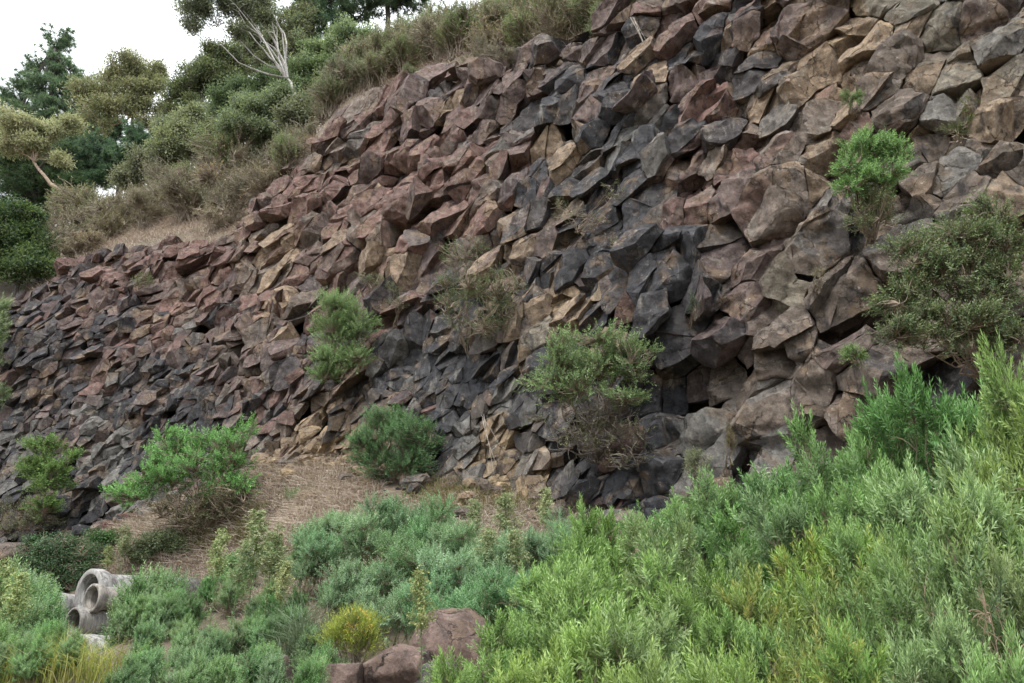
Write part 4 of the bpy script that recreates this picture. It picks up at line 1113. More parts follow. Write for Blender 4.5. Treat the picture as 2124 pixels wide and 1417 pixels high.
face_shrub("dry_shrub", "dry twiggy scrub on the ledge above the dark boulder", (1215, 485),
    [(1180, 440, 40, 26), (1280, 405, 34, 30), (1230, 460, 60, 22), (1160, 425, 20, 18)], 130, [SPR_C], 0.8, OLIVE + [(0.16, 0.16, 0.06)], 118, jut=0.75, bare=0.7, n_main=14, twig_r=0.006, under=0.7, shell=0.7, stem_col=(0.27, 0.22, 0.17))
face_shrub("sapling", "small faded bush among the red blocks of the left face", (300, 612),
    [(295, 585, 30, 18)], 70, [SPR_C], 1.0, OLIVE, 119, jut=0.75, bare=0.3, n_main=8, twig_r=0.008)
face_shrub("weed", "pale flowering weed at the foot of the rock right of the biggest bush", (1450, 1030),
    [(1450, 970, 26, 28), (1440, 955, 16, 14)], 80, [SPR_C], 0.8, [(0.22, 0.24, 0.14), (0.17, 0.20, 0.12)], 120, jut=0.95, n_main=8, twig_r=0.005)
face_shrub("weed", "thin rusty seed stalk standing beside the pale flowering weed", (1516, 1010),
    [(1516, 925, 8, 46)], 50, [SPR_C], 0.55, [(0.16, 0.13, 0.07), (0.12, 0.14, 0.06)], 121, jut=0.95, n_main=3, twig_r=0.004, base_r=0.01)
face_shrub("weed", "slim blue green weed standing against the dark boulder", (1440, 690),
    [(1441, 640, 8, 38)], 40, [SPR_C], 0.6, [(0.09, 0.12, 0.09)], 122, jut=0.95, n_main=3, twig_r=0.004, base_r=0.01)
face_shrub("weed", "pale dead weed sticking out beside the large dull olive bush", (1700, 620),
    [(1698, 580, 14, 26)], 26, [SPR_C], 0.6, [(0.24, 0.22, 0.13)], 123, jut=0.95, n_main=4, twig_r=0.005, bare=0.4, base_r=0.01, stem_col=(0.3, 0.25, 0.18))
face_shrub("weed", "straw coloured weed on the ledge over the dark boulder", (1276, 535),
    [(1276, 512, 14, 18)], 26, [SPR_C], 0.6, [(0.24, 0.21, 0.13)], 124, jut=0.85, n_main=4, twig_r=0.005, bare=0.3, base_r=0.01, stem_col=(0.3, 0.25, 0.18))
face_shrub("sapling", "small leafy plant below the large dull olive bush", (1775, 760),
    [(1772, 742, 22, 18)], 50, [SPR_B], 0.8, DULL, 125, jut=0.95, n_main=6, twig_r=0.005)
# ------------------------------------------------------------------ concrete pipes
def pipe(label, mouth, axis, length, r_in, r_out, r_bell, tint):
    """spun concrete pipe with a bell socket at its near end"""
    ax = unit(np.array(axis, float)); up = np.array([0, 0, 1.0]); sd = unit(np.cross(ax, up)); up = np.cross(sd, ax)
    n = 48
    bl = r_bell * 0.55
    prof = [(length, r_in), (0.12, r_in), (0.10, r_in * 1.12), (0.0, r_in * 1.16), (-0.004, r_in * 1.2), (0.0, r_bell - 0.012), (0.012, r_bell), (bl * 0.75, r_bell), (bl * 1.15, r_bell * 0.55 + r_out * 0.45), (bl * 1.5, r_out * 1.01), (bl * 1.8, r_out), (length, r_out)]
    a = np.linspace(0, 2 * math.pi, n, endpoint=False)
    def ring(pr):
        V = np.array([[x * ax + q * (math.cos(t) * sd + math.sin(t) * up) for t in a] for x, q in pr]).reshape(-1, 3)
        F = []
        for i in range(len(pr) - 1):
            for j in range(n):
                p, q = i * n + j, i * n + (j + 1) % n
                F += [(p, q, q + n), (p, q + n, p + n)]
        return V, np.array(F)
    loc = np.array(mouth, float)
    o = thing("concrete_pipe", label, "pipe", loc, "concrete pipes stacked in the weeds")
    for nm, pr in (("bell_socket", prof[1:11]), ("barrel", [prof[10], prof[11], prof[0], prof[1]])):
        V, F = ring(pr)
        V = V + 0.006 * fbm(V * 4 + loc, 3, 3)[:, None] * unit(V)
        me = make_mesh(nm, V, F, M_CONC, np.tile(tint, (len(V), 1)), True)
        link(nm, me, o)
    return o
PAX = (0.53, 0.85, 0.0)
cpx = (0.36, 0.345, 0.325)
pm = lambda px, py, Y: wpt(px, py, Y)
pipe("weathered grey pipe with a wide bell mouth, highest at the back of the stack", pm(182, 1229, 19.21), PAX, 2.890, 0.374, 0.442, 0.561, (0.365, 0.354, 0.338))
pipe("brownish grey pipe with a small bell mouth, in front of the highest one", pm(189, 1241, 18.36), PAX, 2.210, 0.230, 0.264, 0.327, (0.354, 0.323, 0.285))
pipe("smooth grey pipe lying directly under the one with the small bell mouth", pm(150, 1292, 18.27), PAX, 2.550, 0.246, 0.315, 0.340, (0.354, 0.333, 0.306))
pipe("palest and lowest concrete pipe half sunk in the weeds", pm(160, 1366, 18.11), PAX, 2.720, 0.357, 0.476, 0.510, (0.452, 0.452, 0.446))
pipe("grey pipe end jutting out to the left behind the bell mouths", pm(112, 1262, 19.80), PAX, 2.890, 0.272, 0.340, 0.374, (0.365, 0.354, 0.338))

# ------------------------------------------------------------------ boulders in the foreground
def boulder(label, px, py, rx, ry, Y, tone, seed, depth=1.0, cuts=13):
    r = np.random.default_rng(seed)
    m = float(mpp(px, py, Y)); c = wpt(px, py, Y)
    dr = unit(r.normal(size=(cuts, 3))); dr[0] = unit(np.array([0.1, -0.25, 1.0])); dr[1] = unit(np.array([-0.2, -1, 0.15])); dr[2] = unit(np.array([0.9, -0.5, 0.3]))
    ds = r.uniform(0.68, 0.95, cuts)
    bm = bmesh.new(); bmesh.ops.create_icosphere(bm, subdivisions=5, radius=1)
    V = np.array([v.co[:] for v in bm.verts]); F = np.array([[v.index for v in f.verts] for f in bm.faces]); bm.free()
    h = np.clip(V @ dr.T / ds, 0, None); g = (h ** 40).sum(1) ** (1 / 40)
    V = V / np.maximum(g, 0.8)[:, None]
    V = V * (1 + 0.05 * fbm(V * 1.8 + seed, 3, seed) + 0.025 * fbm(V * 7 + seed, 3, seed))[:, None]
    V = V * np.array([rx * m, rx * m * depth, ry * m * 1.05])
    T = np.array(PAL[tone]) * (1 + 0.0 * V[:, :1])
    me = make_mesh("boulder", V, F, M_ROCK, T, True)
    return tag(link("boulder", me, None, tuple(c)), label, "boulder")
boulder("large red brown boulder with a flat top among the green weeds", 955, 1352, 84, 78, 9.6, 'S', 311, 1.1)
boulder("dark brown boulder wedged between the flat topped one and the low ones", 835, 1392, 68, 62, 9.2, 'S', 305, 0.9)
boulder("low rounded red brown boulder at the near end of the pile", 715, 1416, 46, 42, 8.9, 'S', 303, 1.0)
boulder("pale grey shaded boulder under the flat topped one", 905, 1425, 90, 62, 9.2, 'G', 304, 0.8)
boulder("small upright brown stone half hidden behind weeds left of the boulder pile", 575, 1392, 30, 40, 10.5, 'B', 306, 1.0)
boulder("dark brown boulder lying at the left foot of the rock face", 30, 1150, 46, 26, 25, 'B', 307, 1.0)

# ------------------------------------------------------------------ near shrubs and weeds
def ground_at(x, y): return float(ground_z(np.array([x]), np.array([y]))[0])
BRIGHT = [(0.195, 0.305, 0.105), (0.225, 0.34, 0.13), (0.155, 0.25, 0.085), (0.255, 0.37, 0.16)]
BLUEG = [(0.164, 0.325, 0.16), (0.205, 0.373, 0.187), (0.256, 0.421, 0.234), (0.144, 0.275, 0.132)]
YELL = [(0.20, 0.275, 0.085), (0.17, 0.25, 0.08), (0.25, 0.28, 0.09), (0.14, 0.215, 0.075)]
NSP = [sprig(19, 0.23, 0.068, 0.0165, 40 + k, (0.4, 1.15), droop=0.08) for k in range(3)]
NSPF = [sprig(18, 0.23, 0.066, 0.017, 50 + k, (0.4, 1.15), droop=0.08) for k in range(3)]
FSP = [sprig(18, 0.24, 0.052, 0.0135, 45 + k, (0.45, 1.1), droop=0.12) for k in range(2)]
def near_mesh(seed, cols, tips, sprigs, h, wd, scale=1.0, up=1.0, n_main=16, bare=0.03, per=(0.7, 1.0), shell=0.35, lob=None, tcol=(0.17, 0.14, 0.09)):
    r = np.random.default_rng(seed)
    lob = lob or [((0, 0, h * 0.52), (wd * .7, wd * .7, h * 0.30))] + [((math.cos(a) * wd * q, math.sin(a) * wd * q, h * r.uniform(.42, .88)), (wd * .25, wd * .25, h * .14)) for a, q in zip(r.uniform(0, 6.28, 11), r.uniform(0.3, 0.75, 11))]
    st, lf = grow(seed, lob, tips, sprigs, scale, cols, tcol, n_main=n_main, base_r=0.10, stem_r=0.012, twig_r=0.003, up=up, per_twig=per, bare=bare, shell=shell, under=0.4, rough=0.45, rand=0.42, sub=2)
    return st.mesh("stem", M_BARK), lf.mesh("foliage", M_LEAF)
class Kit:
    def __init__(s, meshes, h): s.m, s.h, s.k = meshes, h, 0
K_BRIGHT = Kit([near_mesh(200 + k, BRIGHT, 430, NSP, 2.0, 0.85) for k in range(4)], 2.0)
K_BACK = Kit([near_mesh(210 + k, [(0.16, 0.30, 0.11), (0.185, 0.33, 0.13), (0.135, 0.255, 0.095)], 430, NSPF, 2.0, 0.85) for k in range(2)], 2.0)
K_BLUE = Kit([near_mesh(220 + k, BLUEG, 560, FSP, 1.8, 0.85) for k in range(3)], 1.8)
K_YELL = Kit([near_mesh(230 + k, YELL + BRIGHT[:1], 420, NSP, 1.9, 0.85, bare=0.25) for k in range(2)], 1.9)
K_SPARSE = Kit([near_mesh(240 + k, [(0.09, 0.17, 0.06), (0.11, 0.19, 0.07)], 170, NSP, 1.9, 0.8, bare=0.55, n_main=26, tcol=(0.26, 0.19, 0.13)) for k in range(1)], 1.9)
rn = np.random.default_rng(88)
def put(kit, name, label, cat, px, py, Y, group=None, width=None, hmin=0.5):
    """stand a copy so that its top reaches pixel (px, py) at distance Y"""
    top = wpt(px, py, Y)
    g = ground_at(top[0], top[1])
    h = max(hmin, top[2] - g)
    sz = h / kit.h / 0.97
    sx = sz if width is None else width / 0.95
    st, lf = kit.m[kit.k % len(kit.m)]; kit.k += 1
    o = thing(name, label, cat, (top[0], top[1], g - 0.03), group, rn.uniform(0, 6.28))
    o.scale = (sx, sx, sz)
    link("stem", st, o); link("foliage", lf, o)
    return o
G1 = "bright green narrow leaved shrubs massed in the foreground"
SPECIAL = {(1010, 1370): "low bright green shrub pressing against the right end of the boulder pile", (1060, 1290): "bright green shrub just right of the flat topped boulder",
           (1245, 1050): "bright green shrub whose tips stand against the black rock under the biggest bush", (1150, 1170): "bright green shrub bordering the silvery shrubs",
           (2120, 1150): "bright green shrub at the right edge above the shaded gap of brown stems", (2060, 1340): "bright green shrub lowest in the corner below the shaded gap of brown stems"}
L1 = "bright green narrow leaved shrub in the foreground mass"
for px, py, Y, w in [(1150, 1170, 7.6, .75), (1245, 1050, 8.6, .8), (1345, 1095, 8.2, .7), (1440, 1120, 7.4, .75), (1060, 1290, 6.0, .6), (1190, 1200, 6.0, .7), (1320, 1170, 5.8, .7), (1450, 1190, 5.6, .7),
                     (1120, 1350, 4.6, .55), (1250, 1290, 4.5, .6), (1390, 1290, 4.4, .6), (1010, 1370, 5.2, .45), (1530, 1290, 5.0, .5),
                     (1290, 1370, 3.6, .45), (1440, 1380, 3.5, .45), (1800, 1070, 6.4, .7), (1900, 990, 6.6, .75), (2000, 930, 6.6, .8), (2095, 870, 6.4, .8), (1860, 1130, 5.2, .6), (1960, 1040, 5.2, .65), (2080, 1000, 5.0, .7),
                     (1810, 1240, 4.6, .5), (1900, 1290, 4.2, .4), (2060, 1340, 3.6, .4), (2120, 1150, 4.6, .45)]:
    put(K_BRIGHT, "shrub", SPECIAL.get((px, py), L1), "shrub", px, py, Y, G1, w)
G2 = "mid green shrubs at the back of the foreground mass below the rock"
L2 = "mid green shrub at the back of the foreground mass below the rock"
for px, py, Y, w in [(1420, 1045, 10.0, .8), (1500, 1010, 9.8, .85), (1600, 985, 9.4, .85), (1690, 965, 9.0, .8), (1560, 1060, 8.6, .8), (1660, 1040, 8.2, .8), (1335, 1070, 10.4, .8), (1480, 1090, 8.8, .75), (1740, 1010, 7.8, .7)]:
    put(K_BACK, "shrub", L2, "shrub", px, py, Y, G2, w)
for px, py, Y, w, lab in [(1770, 870, 8.6, .85, "tall green shrub in front of the long overhanging ledge"), (1870, 835, 8.4, .9, "tall green shrub under the very large dull olive bush"),
                          (1965, 825, 8.0, .9, "dense tall green shrub second from the photo's right edge"), (2070, 805, 7.6, .9, "tallest green shrub, reaching up at the photo's right edge"), (2122, 762, 6.8, .6, "yellow green shoot rising highest at the photo's right edge")]:
    put(K_BACK if px < 2000 else K_BRIGHT, "shrub", lab, "shrub", px, py, Y, None, w)
for px, py, Y, w in [(1620, 1120, 6.4, .7), (1720, 1110, 6.2, .7), (1570, 1200, 5.4, .6), (1670, 1200, 5.2, .7), (1760, 1200, 5.2, .6), (1640, 1320, 4.2, .5), (1740, 1320, 4.0, .45)]:
    put(K_YELL, "shrub", "yellowing olive shrub among the bright green ones", "shrub", px, py, Y, "yellowing olive shrubs in the foreground", w)
for px, py, Y, w in [(1990, 1170, 4.3, .55), (2080, 1180, 4.4, .6), (1860, 1280, 4.4, .5)]:
    put(K_SPARSE, "shrub", "half bare shrub of brown stems in the shaded gap of the foreground", "shrub", px, py, Y, "half bare shrubs in the foreground gap", w)
G3 = "silvery blue green shrubs below the dry bank"
L3 = "silvery blue green fine leaved shrub below the dry bank"
for px, py, Y, w in [(830, 1020, 14.5, .95), (760, 1065, 13.8, .85), (900, 1045, 13.8, .85), (690, 1090, 14.2, .75), (960, 1085, 13.0, .8), (850, 1110, 12.6, .9), (770, 1150, 12.2, .8), (930, 1140, 11.6, .8), (1010, 1120, 12.2, .7),
                     (1090, 1090, 12.6, .75), (1150, 1075, 12.4, .7), (720, 1190, 12.0, .6), (820, 1200, 11.0, .7), (900, 1200, 10.6, .6), (1000, 1190, 10.6, .7), (1070, 1170, 10.6, .7), (640, 1140, 14.0, .6), (1200, 1095, 11.6, .6)]:
    put(K_BLUE, "shrub", L3, "shrub", px, py, Y, G3, w)

# tall weeds: one straight leafy stem each, many of them with a fluffy pale head
LF = sprig(1, 0.001, 0.075, 0.010, 61, (0.9, 0.9), stem=False)
FL = tuft(6, 0.022, 0.022, 0.012, 62, 0.0)
def weed_mesh(seed, h, head, cols, leaves=110, hcol=(0.33, 0.38, 0.19), branch=0):
    r = np.random.default_rng(seed)
    st, lf, hd = Acc(), Acc(), Acc()
    lean = r.normal(0, 0.06, 2)
    ax = lambda t: np.stack([lean[0] * h * t ** 2, lean[1] * h * t ** 2, h * t], -1)
    t = np.linspace(0, 1, 8)
    tubes(st, ax(t)[None], np.linspace(0.006, 0.0025, 8)[None], np.array([(0.12, 0.15, 0.06)]), 4)
    lc = np.array(cols)
    tl = r.uniform(0.05, 0.98 if not head else 0.78, leaves)
    P = ax(tl); a = r.uniform(0, 6.28, leaves); el = r.uniform(0.35, 0.95, leaves)
    D = np.stack([np.cos(a) * np.sin(el), np.sin(a) * np.sin(el), np.cos(el)], -1)
    scatter(lf, LF, frames(D, r), P, r.uniform(0.7, 1.25, leaves) * (1.25 - 0.5 * tl), lc[r.integers(0, len(lc), leaves)] * r.uniform(0.8, 1.2, (leaves, 1)))
    nb = branch if not head else max(branch, 44)
    if nb:
        tb = r.uniform(0.55 if head else 0.3, 0.97, nb); p0 = ax(tb); a = r.uniform(0, 6.28, nb)
        ln = h * (0.15 if head else 0.22) * (1.15 - tb) / 0.5 * r.uniform(0.6, 1.1, nb) * (0.9 if head else 1)
        d = np.stack([np.cos(a) * 0.6, np.sin(a) * 0.6, 0 * a + 0.85], -1); p2 = p0 + d * ln[:, None]
        br = bez(p0, p0 + d * ln[:, None] * 0.5 + np.array([0, 0, -0.01]), p2, 4)
        tubes(st, br, np.ones((nb, 4)) * 0.002, np.tile((0.13, 0.16, 0.07), (nb, 1)), 3)
        for f in (1, 2, 3):
            if head:
                for _ in range(3):
                    scatter(hd, FL, frames(r.normal(size=(nb, 3)), r), br[:, f] + r.normal(0, 0.018, (nb, 3)), r.uniform(0.8, 1.5, nb), np.array(hcol) * r.uniform(0.75, 1.2, (nb, 1)))
            for _ in range(4):
                scatter(lf, LF, frames(unit(d + r.normal(0, 0.5, (nb, 3))), r), br[:, f], r.uniform(0.4, 0.8, nb), lc[r.integers(0, len(lc), nb)] * r.uniform(0.8, 1.2, (nb, 1)))
    return st.mesh("stem", M_BARK), lf.mesh("foliage", M_LEAF), (hd.mesh("flower_head", M_DRY) if hd.n else None)
WGREEN = [(0.175, 0.321, 0.13), (0.209, 0.365, 0.155), (0.244, 0.402, 0.2), (0.149, 0.278, 0.112)]
W_LEAFY = [weed_mesh(400 + k, 1.6, False, WGREEN, 170, branch=26) for k in range(4)]
W_HEAD = [weed_mesh(410 + k, 1.8, True, WGREEN, 120) for k in range(3)]
def put_weed(kind, label, px, py, Y, group=None, wide=1.0, name="tall_weed"):
    top = wpt(px, py, Y); g = ground_at(top[0], top[1])
    h0 = 1.6 if kind is W_LEAFY else 1.8
    sz = max(0.3, top[2] - g) / h0
    m = kind[rn.integers(0, len(kind))]
    o = thing(name, label, "weed", (top[0], top[1], g - 0.02), group, rn.uniform(0, 6.28))
    o.scale = (sz ** 0.5 * wide, sz ** 0.5 * wide, sz)
    link("stem", m[0], o); link("foliage", m[1], o)
    if m[2]: link("flower_head", m[2], o)
    return o
GW = "tall leafy weeds round the concrete pipes"
K_WEED = Kit([near_mesh(250 + k, WGREEN + [(0.19, 0.27, 0.15)], 250, FSP, 1.5, 0.42, per=(0.4, 0.6, 0.8, 1.0), n_main=12, up=1.3, lob=[((0, 0, 0.95), (0.34, 0.34, 0.5)), ((0.15, 0.1, 0.7), (0.3, 0.3, 0.4)), ((-0.16, -0.1, 0.75), (0.28, 0.28, 0.42)), ((0, 0, 0.45), (0.36, 0.36, 0.3))]) for k in range(4)], 1.5)
POLYW = [([(235, 1200), (330, 1180), (430, 1195), (520, 1175), (580, 1230), (640, 1260), (660, 1417), (240, 1417)], 46, (9.0, 15.5)),
         ([(-40, 1190), (60, 1170), (120, 1240), (170, 1300), (170, 1390), (130, 1417), (-40, 1417)], 26, (11.5, 17)),
         ([(300, 1150), (420, 1150), (640, 1180), (650, 1230), (300, 1210)], 10, (15, 16.5)),
         ([(640, 1340), (700, 1330), (690, 1417), (640, 1417)], 4, (8.6, 9.6))]
for poly, cnt_, (ya, yb) in POLYW:
    pa = np.array(poly); got = 0
    while got < cnt_:
        x = rn.uniform(pa[:, 0].min(), pa[:, 0].max()); y = rn.uniform(pa[:, 1].min(), pa[:, 1].max())
        if not inpoly(np.array([x]), np.array([y]), poly)[0]: continue
        f = (y - pa[:, 1].min()) / np.ptp(pa[:, 1])
        if 112 < x < (300 if y < 1230 else 272) and y < 1395: continue
        got += 1
        put(K_WEED, "tall_weed", "bushy feathery green weed among many around the concrete pipes", "weed", x, y, yb + (ya - yb) * f + rn.uniform(-0.4, 0.4), GW, None, 0.7)
pa = np.array([(240, 1180), (640, 1180), (640, 1400), (240, 1400)])
for _ in range(34):
    x, y = rn.uniform(330, 640), rn.uniform(1170, 1380)
    put_weed(W_LEAFY, "single slender leafy weed rising out of the feathery weeds", x, y, 15 - 5.5 * (y - 1170) / 210, "slender weeds among the feathery ones", 1.25, "slender_weed")
for _ in range(14):
    x, y = rn.uniform(-10, 115), rn.uniform(1180, 1380)
    put_weed(W_LEAFY, "single slender leafy weed rising out of the feathery weeds", x, y, 16.5 - 4.5 * (y - 1170) / 210, "slender weeds among the feathery ones", 1.25, "slender_weed")
for px, py, Y, w, lab in [(540, 1055, 12.5, 1.6, "tallest seeding weed with a pale plume against the dry bank"), (462, 1090, 12.5, 1.25, "seeding weed with a yellowish plume left of the tallest one"), (568, 1085, 12.2, 1.5, "seeding weed just right of the tallest plume"),
                          (500, 1115, 12.0, 1.2, "short seeding weed between the two tall plumes"), (265, 1085, 22.5, 1.6, "pale plumed weed rising behind the highest concrete pipe"), (235, 1130, 22.5, 1.4, "second pale plumed weed behind the concrete pipes"),
                          (20, 1155, 15, 1.6, "plumed weed at the photo's left edge"), (45, 1185, 14.5, 1.5, "lower plumed weed near the photo's left edge"), (885, 1175, 8.3, 1.0, "single tall weed with a leafy stem standing before the boulders"),
                          (1050, 1020, 13.2, 1.5, "round plumed weed above the silvery shrubs"), (980, 1030, 13.4, 1.3, "pale plumed weed behind the silvery shrubs"), (1130, 1010, 13.6, 1.2, "slim plumed weed nearest the biggest bush"), (1000, 1090, 12.0, 1.4, "plumed weed in the middle of the silvery shrubs"),
                          (1075, 1095, 12.0, 1.3, "plumed weed at the right of the silvery shrubs"), (590, 1160, 11.8, 1.2, "short plumed weed above the grass tussock")]:
    put_weed(W_HEAD, lab, px, py, Y, None, w, "plumed_weed")

# leafy bramble behind the pipes
BR_LEAF = tuft(9, 0.10, 0.06, 0.04, 71, 0.1)
def ground_bush(name, label, cat, root, lobes, tips, tpl, scale, cols, seed, jut=0.0, depth=0.9, Y=None, **kw):
    P = ground_hit(*root) if Y is None else None
    if P is None:
        q = wpt(*root, Y); P = np.array([q[0], q[1], ground_at(q[0], q[1])])
    lob = px_lobes(lobes, P[1] - jut, P, depth)
    st, lf = grow(seed, lob, tips, tpl, scale, cols, kw.pop('stem_col', TWIGC), **kw)
    return plant_obj(name, st, lf, label, cat, P)
ground_bush("bramble", "dark green bramble thicket behind the concrete pipes", "bramble", (150, 1235), [(130, 1140, 70, 40), (80, 1170, 50, 44), (190, 1170, 60, 44), (110, 1200, 70, 40), (70, 1130, 30, 24)], 900, [BR_LEAF], 1.0, [(0.06, 0.125, 0.05), (0.075, 0.15, 0.065), (0.05, 0.10, 0.045)], 501, Y=23.6, under=0.8, shell=0.4, n_main=24, twig_r=0.008)
ground_bush("bramble", "fresh green bramble patch under the yellow green shrub", "bramble", (230, 1150), [(220, 1115, 46, 20), (280, 1130, 36, 18)], 260, [BR_LEAF], 1.0, [(0.07, 0.15, 0.04), (0.06, 0.13, 0.045)], 502, Y=25, under=0.8, shell=0.4, n_main=10)
ground_bush("weed_thicket", "low dull green thicket under the yellow green shrub beside the bramble", "weed", (330, 1165), [(330, 1120, 60, 24), (290, 1150, 50, 22), (380, 1135, 40, 20)], 420, [BR_LEAF], 1.0, [(0.12, 0.18, 0.08), (0.15, 0.20, 0.09), (0.10, 0.15, 0.07)], 506, Y=23, under=0.8, shell=0.5, n_main=16)
ground_bush("weed_thicket", "feathery grey green thicket at the lower edge of the dry bank", "weed", (640, 1150), [(650, 1120, 40, 26), (690, 1095, 30, 20)], 260, [FSP[0]], 1.0, BLUEG, 507, Y=16, under=0.6, shell=0.5, n_main=12)
ground_bush("bramble", "trailing bramble with broad leaves in front of the lowest pipe", "bramble", (215, 1400), [(205, 1385, 22, 10), (212, 1345, 14, 8)], 18, [tuft(4, 0.07, 0.10, 0.075, 72, 0.0)], 1.1, [(0.05, 0.11, 0.04), (0.065, 0.13, 0.045)], 503, Y=20.2, n_main=5, base_r=0.02, per_twig=(1.0,))
ground_bush("yellow_flower_bush", "loose yellow green weed dotted with yellow flowers left of the boulders", "bush", (735, 1417), [(735, 1320, 44, 34), (705, 1340, 38, 30), (760, 1350, 24, 34)], 330, [sprig(12, 0.2, 0.05, 0.006, 73, (0.3, 0.7))], 1.0, [(0.27, 0.33, 0.09), (0.22, 0.29, 0.09)], 504, Y=9.6, n_main=14, twig_r=0.003, up=1.2)
fl = Acc(); rf = np.random.default_rng(9)
P = wpt(rf.uniform(715, 770, 40), rf.uniform(1265, 1320, 40), 9.5)
scatter(fl, tuft(8, 0.014, 0.018, 0.014, 74, 0.0), frames(rf.normal(size=(40, 3)), rf), P, np.full(40, 1.0), np.tile((0.62, 0.50, 0.03), (40, 1)))
yb_ = [o for o in COL.objects if o.name.startswith("yellow_flower_bush")][0]
fl.V = [v - np.array(yb_.location) for v in fl.V]
link("flower", fl.mesh("flower", M_DRY), yb_)

# ------------------------------------------------------------------ grasses
def blades(ac, P, L, w, cols, r, lean=0.5, up=1.0):
    n = len(P)
    a = r.uniform(0, 6.28, n)
    hd = np.stack([np.cos(a), np.sin(a), 0 * a], -1)
    ln = np.abs(r.normal(0, lean, n))[:, None]
    d1 = unit(np.array([0, 0, 1.0]) * up + hd * ln); d2 = unit(np.array([0, 0, 1.0]) * (up - 0.55) + hd * (ln * 1.9 + 0.3))
    Ls = (L * r.uniform(0.6, 1.3, n))[:, None]
    sd = unit(np.cross(d1, r.normal(size=(n, 3)))) * w / 2
    m = P + d1 * Ls * 0.55; e = m + d2 * Ls * 0.5
    V = np.stack([P - sd, P + sd, m + sd * 0.8, m - sd * 0.8, e], 1).reshape(-1, 3)
    F = (np.array([(0, 1, 2), (0, 2, 3), (3, 2, 4)])[None] + (np.arange(n) * 5)[:, None, None]).reshape(-1, 3)
    c = np.array(cols)[r.integers(0, len(cols), n)] * r.uniform(0.75, 1.2, (n, 1))
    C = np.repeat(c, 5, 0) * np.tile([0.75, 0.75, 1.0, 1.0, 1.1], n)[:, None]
    ac.add(V, F, C)
def in_ground_poly(poly, n, r, zone, f=ground_z):
    """points of the ground whose picture falls in the outline"""
    out = []; tot = 0
    for _ in range(60):
        x = r.uniform(zone[0], zone[1], n * 3); y = r.uniform(zone[2], zone[3], n * 3)
        z = f(x, y)
        P = np.stack([x, y, z], -1); px, py, _d = project(P)
        s, d = cliff_coords(x, y)
        k = inpoly(px, py, poly) & (d + LEAN * (z - 4) > -0.6)
        out.append(P[k]); tot += k.sum()
        if tot >= n: break
    P = np.concatenate(out)
    return P[:n]
rg = np.random.default_rng(66)
STRAW = [(0.46, 0.385, 0.3), (0.4, 0.33, 0.255), (0.52, 0.45, 0.36), (0.34, 0.27, 0.21)]
ac = Acc()
P = in_ground_poly([(200, 1120), (300, 1060), (480, 1000), (545, 965), (640, 940), (760, 975), (800, 1010), (760, 1060), (640, 1120), (560, 1170), (470, 1210), (330, 1220), (200, 1200)], 34000, rg, (-17, 0, 12, 30))
blades(ac, P + rg.normal(0, .02, P.shape), 0.42, 0.016, STRAW, rg, 1.5, 0.55)
P = in_ground_poly([(300, 1130), (430, 1110), (760, 1040), (1200, 1010), (1250, 1060), (1100, 1130), (700, 1300), (560, 1300), (300, 1230)], 12000, rg, (-14, 4, 10, 28))
blades(ac, P, 0.32, 0.013, STRAW + [(0.20, 0.19, 0.085)], rg, 1.2, 0.6)
tag(link("dry_grass", ac.mesh("dry_grass", M_DRY)), "matted straw coloured dry grass on the bank below the rock", "grass", None, "stuff")
ac = Acc()
P = in_ground_poly([(880, 985), (1000, 1000), (1130, 1030), (1150, 1060), (950, 1060), (820, 1040)], 2600, rg, (-6, 4, 12, 24))
blades(ac, P, 0.30, 0.012, [(0.17, 0.17, 0.06), (0.12, 0.16, 0.05), (0.26, 0.20, 0.10)], rg, 0.6)
P = in_ground_poly([(370, 1080), (560, 1050), (520, 1130), (380, 1150)], 2500, rg, (-14, -4, 14, 30))
blades(ac, P, 0.35, 0.014, [(0.14, 0.17, 0.05), (0.18, 0.15, 0.07)], rg, 0.6)
P = in_ground_poly([(-40, 1365), (120, 1370), (200, 1400), (300, 1430), (-40, 1430)], 9000, rg, (-22, -2, 9, 26))
blades(ac, P, 0.62, 0.012, [(0.33, 0.38, 0.07), (0.27, 0.34, 0.07), (0.36, 0.35, 0.12), (0.18, 0.26, 0.07)], rg, 0.35)
tag(link("green_grass", ac.mesh("green_grass", M_LEAF)), "yellow green grass along the ground round the pipes and bank", "grass", None, "stuff")
# fringe of straw along the rim
def on_hill(n, r, s0, s1, d0, d1):
    s = r.uniform(s0, s1, n); d = r.uniform(d0, d1, n)
    q = cliff_point(s, ztop(s), 0 * s); nx, ny = np.interp(s, S_ARR, NX), np.interp(s, S_ARR, NY)
    x, y = q[:, 0] - nx * d, q[:, 1] - ny * d
    return np.stack([x, y, hill_z(x, y)[0]], -1)
ac = Acc()
blades(ac, on_hill(12000, rg, 13, 30, -0.3, 4.5), 0.42, 0.022, STRAW, rg, 0.9, 0.8)
blades(ac, on_hill(7000, rg, -1, 14, -0.35, 1.6), 0.42, 0.018, STRAW + [(0.22, 0.18, 0.12)], rg, 0.9, 0.8)
tag(link("rim_grass", ac.mesh("rim_grass", M_DRY)), "pale dry grass fringing the rim of the rock face", "grass", None, "stuff")
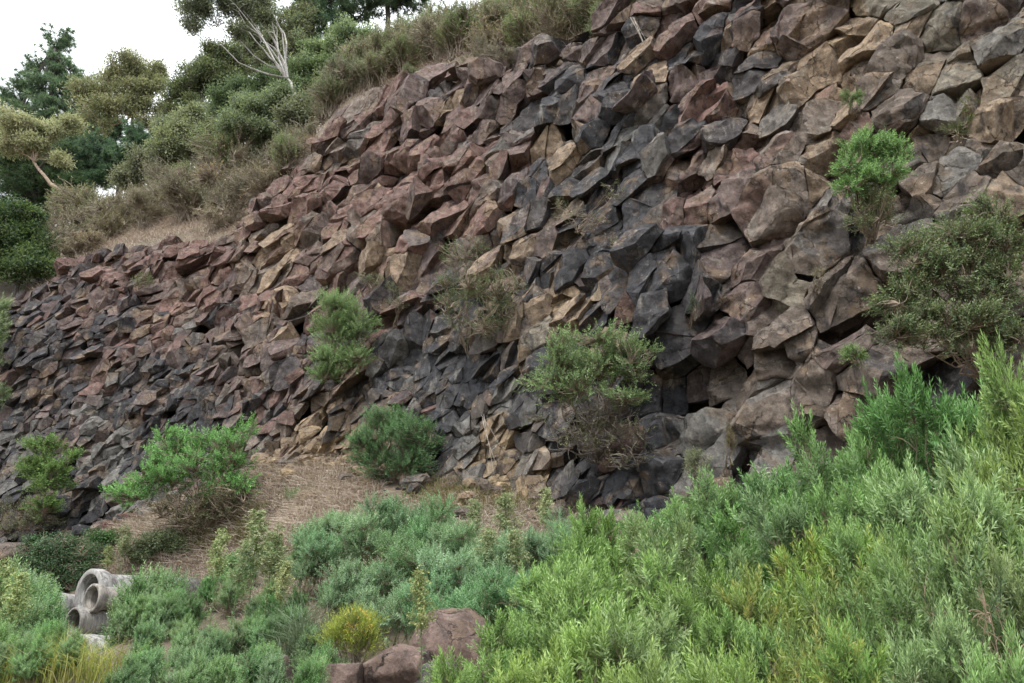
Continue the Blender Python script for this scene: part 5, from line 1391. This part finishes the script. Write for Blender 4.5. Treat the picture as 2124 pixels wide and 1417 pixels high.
# grass tussock and small tuft
def tussock(label, px, py, Y, n, L, w, cols, spread, seed, lean=0.55):
    r = np.random.default_rng(seed)
    q = wpt(px, py, Y) if Y else ground_hit(px, py)
    b = np.array([q[0], q[1], ground_at(q[0], q[1])])
    a = Acc(); blades(a, np.concatenate([r.normal(0, spread, (n, 2)), np.zeros((n, 1))], 1), L, w, cols, r, lean)
    o = thing("grass_tussock", label, "grass tussock", b)
    link("leaves", a.mesh("leaves", M_LEAF), o)
tussock("large grey green tussock of arching grass blades left of the silvery shrubs", 640, 1290, 11.2, 420, 1.0, 0.012, [(0.16, 0.21, 0.13), (0.19, 0.23, 0.15), (0.13, 0.18, 0.10)], 0.16, 81, 0.5)
tussock("small green grass tuft alone on the dry bank", 625, 1035, None, 160, 0.42, 0.014, [(0.11, 0.18, 0.07), (0.13, 0.20, 0.09)], 0.22, 82, 0.8)
# pale dead branches at the foot of the rock
def dead_twigs(label, root, ends, rad, seed, on_face=True):
    r = np.random.default_rng(seed)
    s, z, P = cliff_hit(*root); P = cliff_point(np.array([s]), np.array([z]), np.array([-0.8]))[0]
    e = np.array([wpt(x, y, P[1] + r.uniform(-.3, .2)) - P for x, y in ends])
    b = r.normal(0, 0.06, e.shape)
    a = Acc(); tubes(a, bez(b, e * 0.5 + r.normal(0, 0.12, e.shape) + np.array([0, 0, .1]), e, 9), np.linspace(1, .4, 9)[None] * rad * np.ones((len(e), 1)), np.tile((0.42, 0.38, 0.33), (len(e), 1)), 5)
    o = thing("dead_branch", label, "branch", P); link("stem", a.mesh("stem", M_BARK), o)
dead_twigs("bleached dead twigs lying at the foot of the rock above the green shrubs", (1590, 1000), [(1550, 965), (1558, 990), (1572, 985), (1605, 985), (1618, 990), (1625, 1000), (1600, 990), (1555, 975), (1612, 1002)], 0.014, 91)
dead_twigs("thin bare roots hanging from the ledge above the dry bank", (1033, 880), [(1036, 925), (1030, 965), (1024, 980)], 0.008, 92)
dead_twigs("single long bare stem hanging down the upper rock face", (1340, 60), [(1346, 95), (1352, 150), (1349, 120)], 0.012, 93)
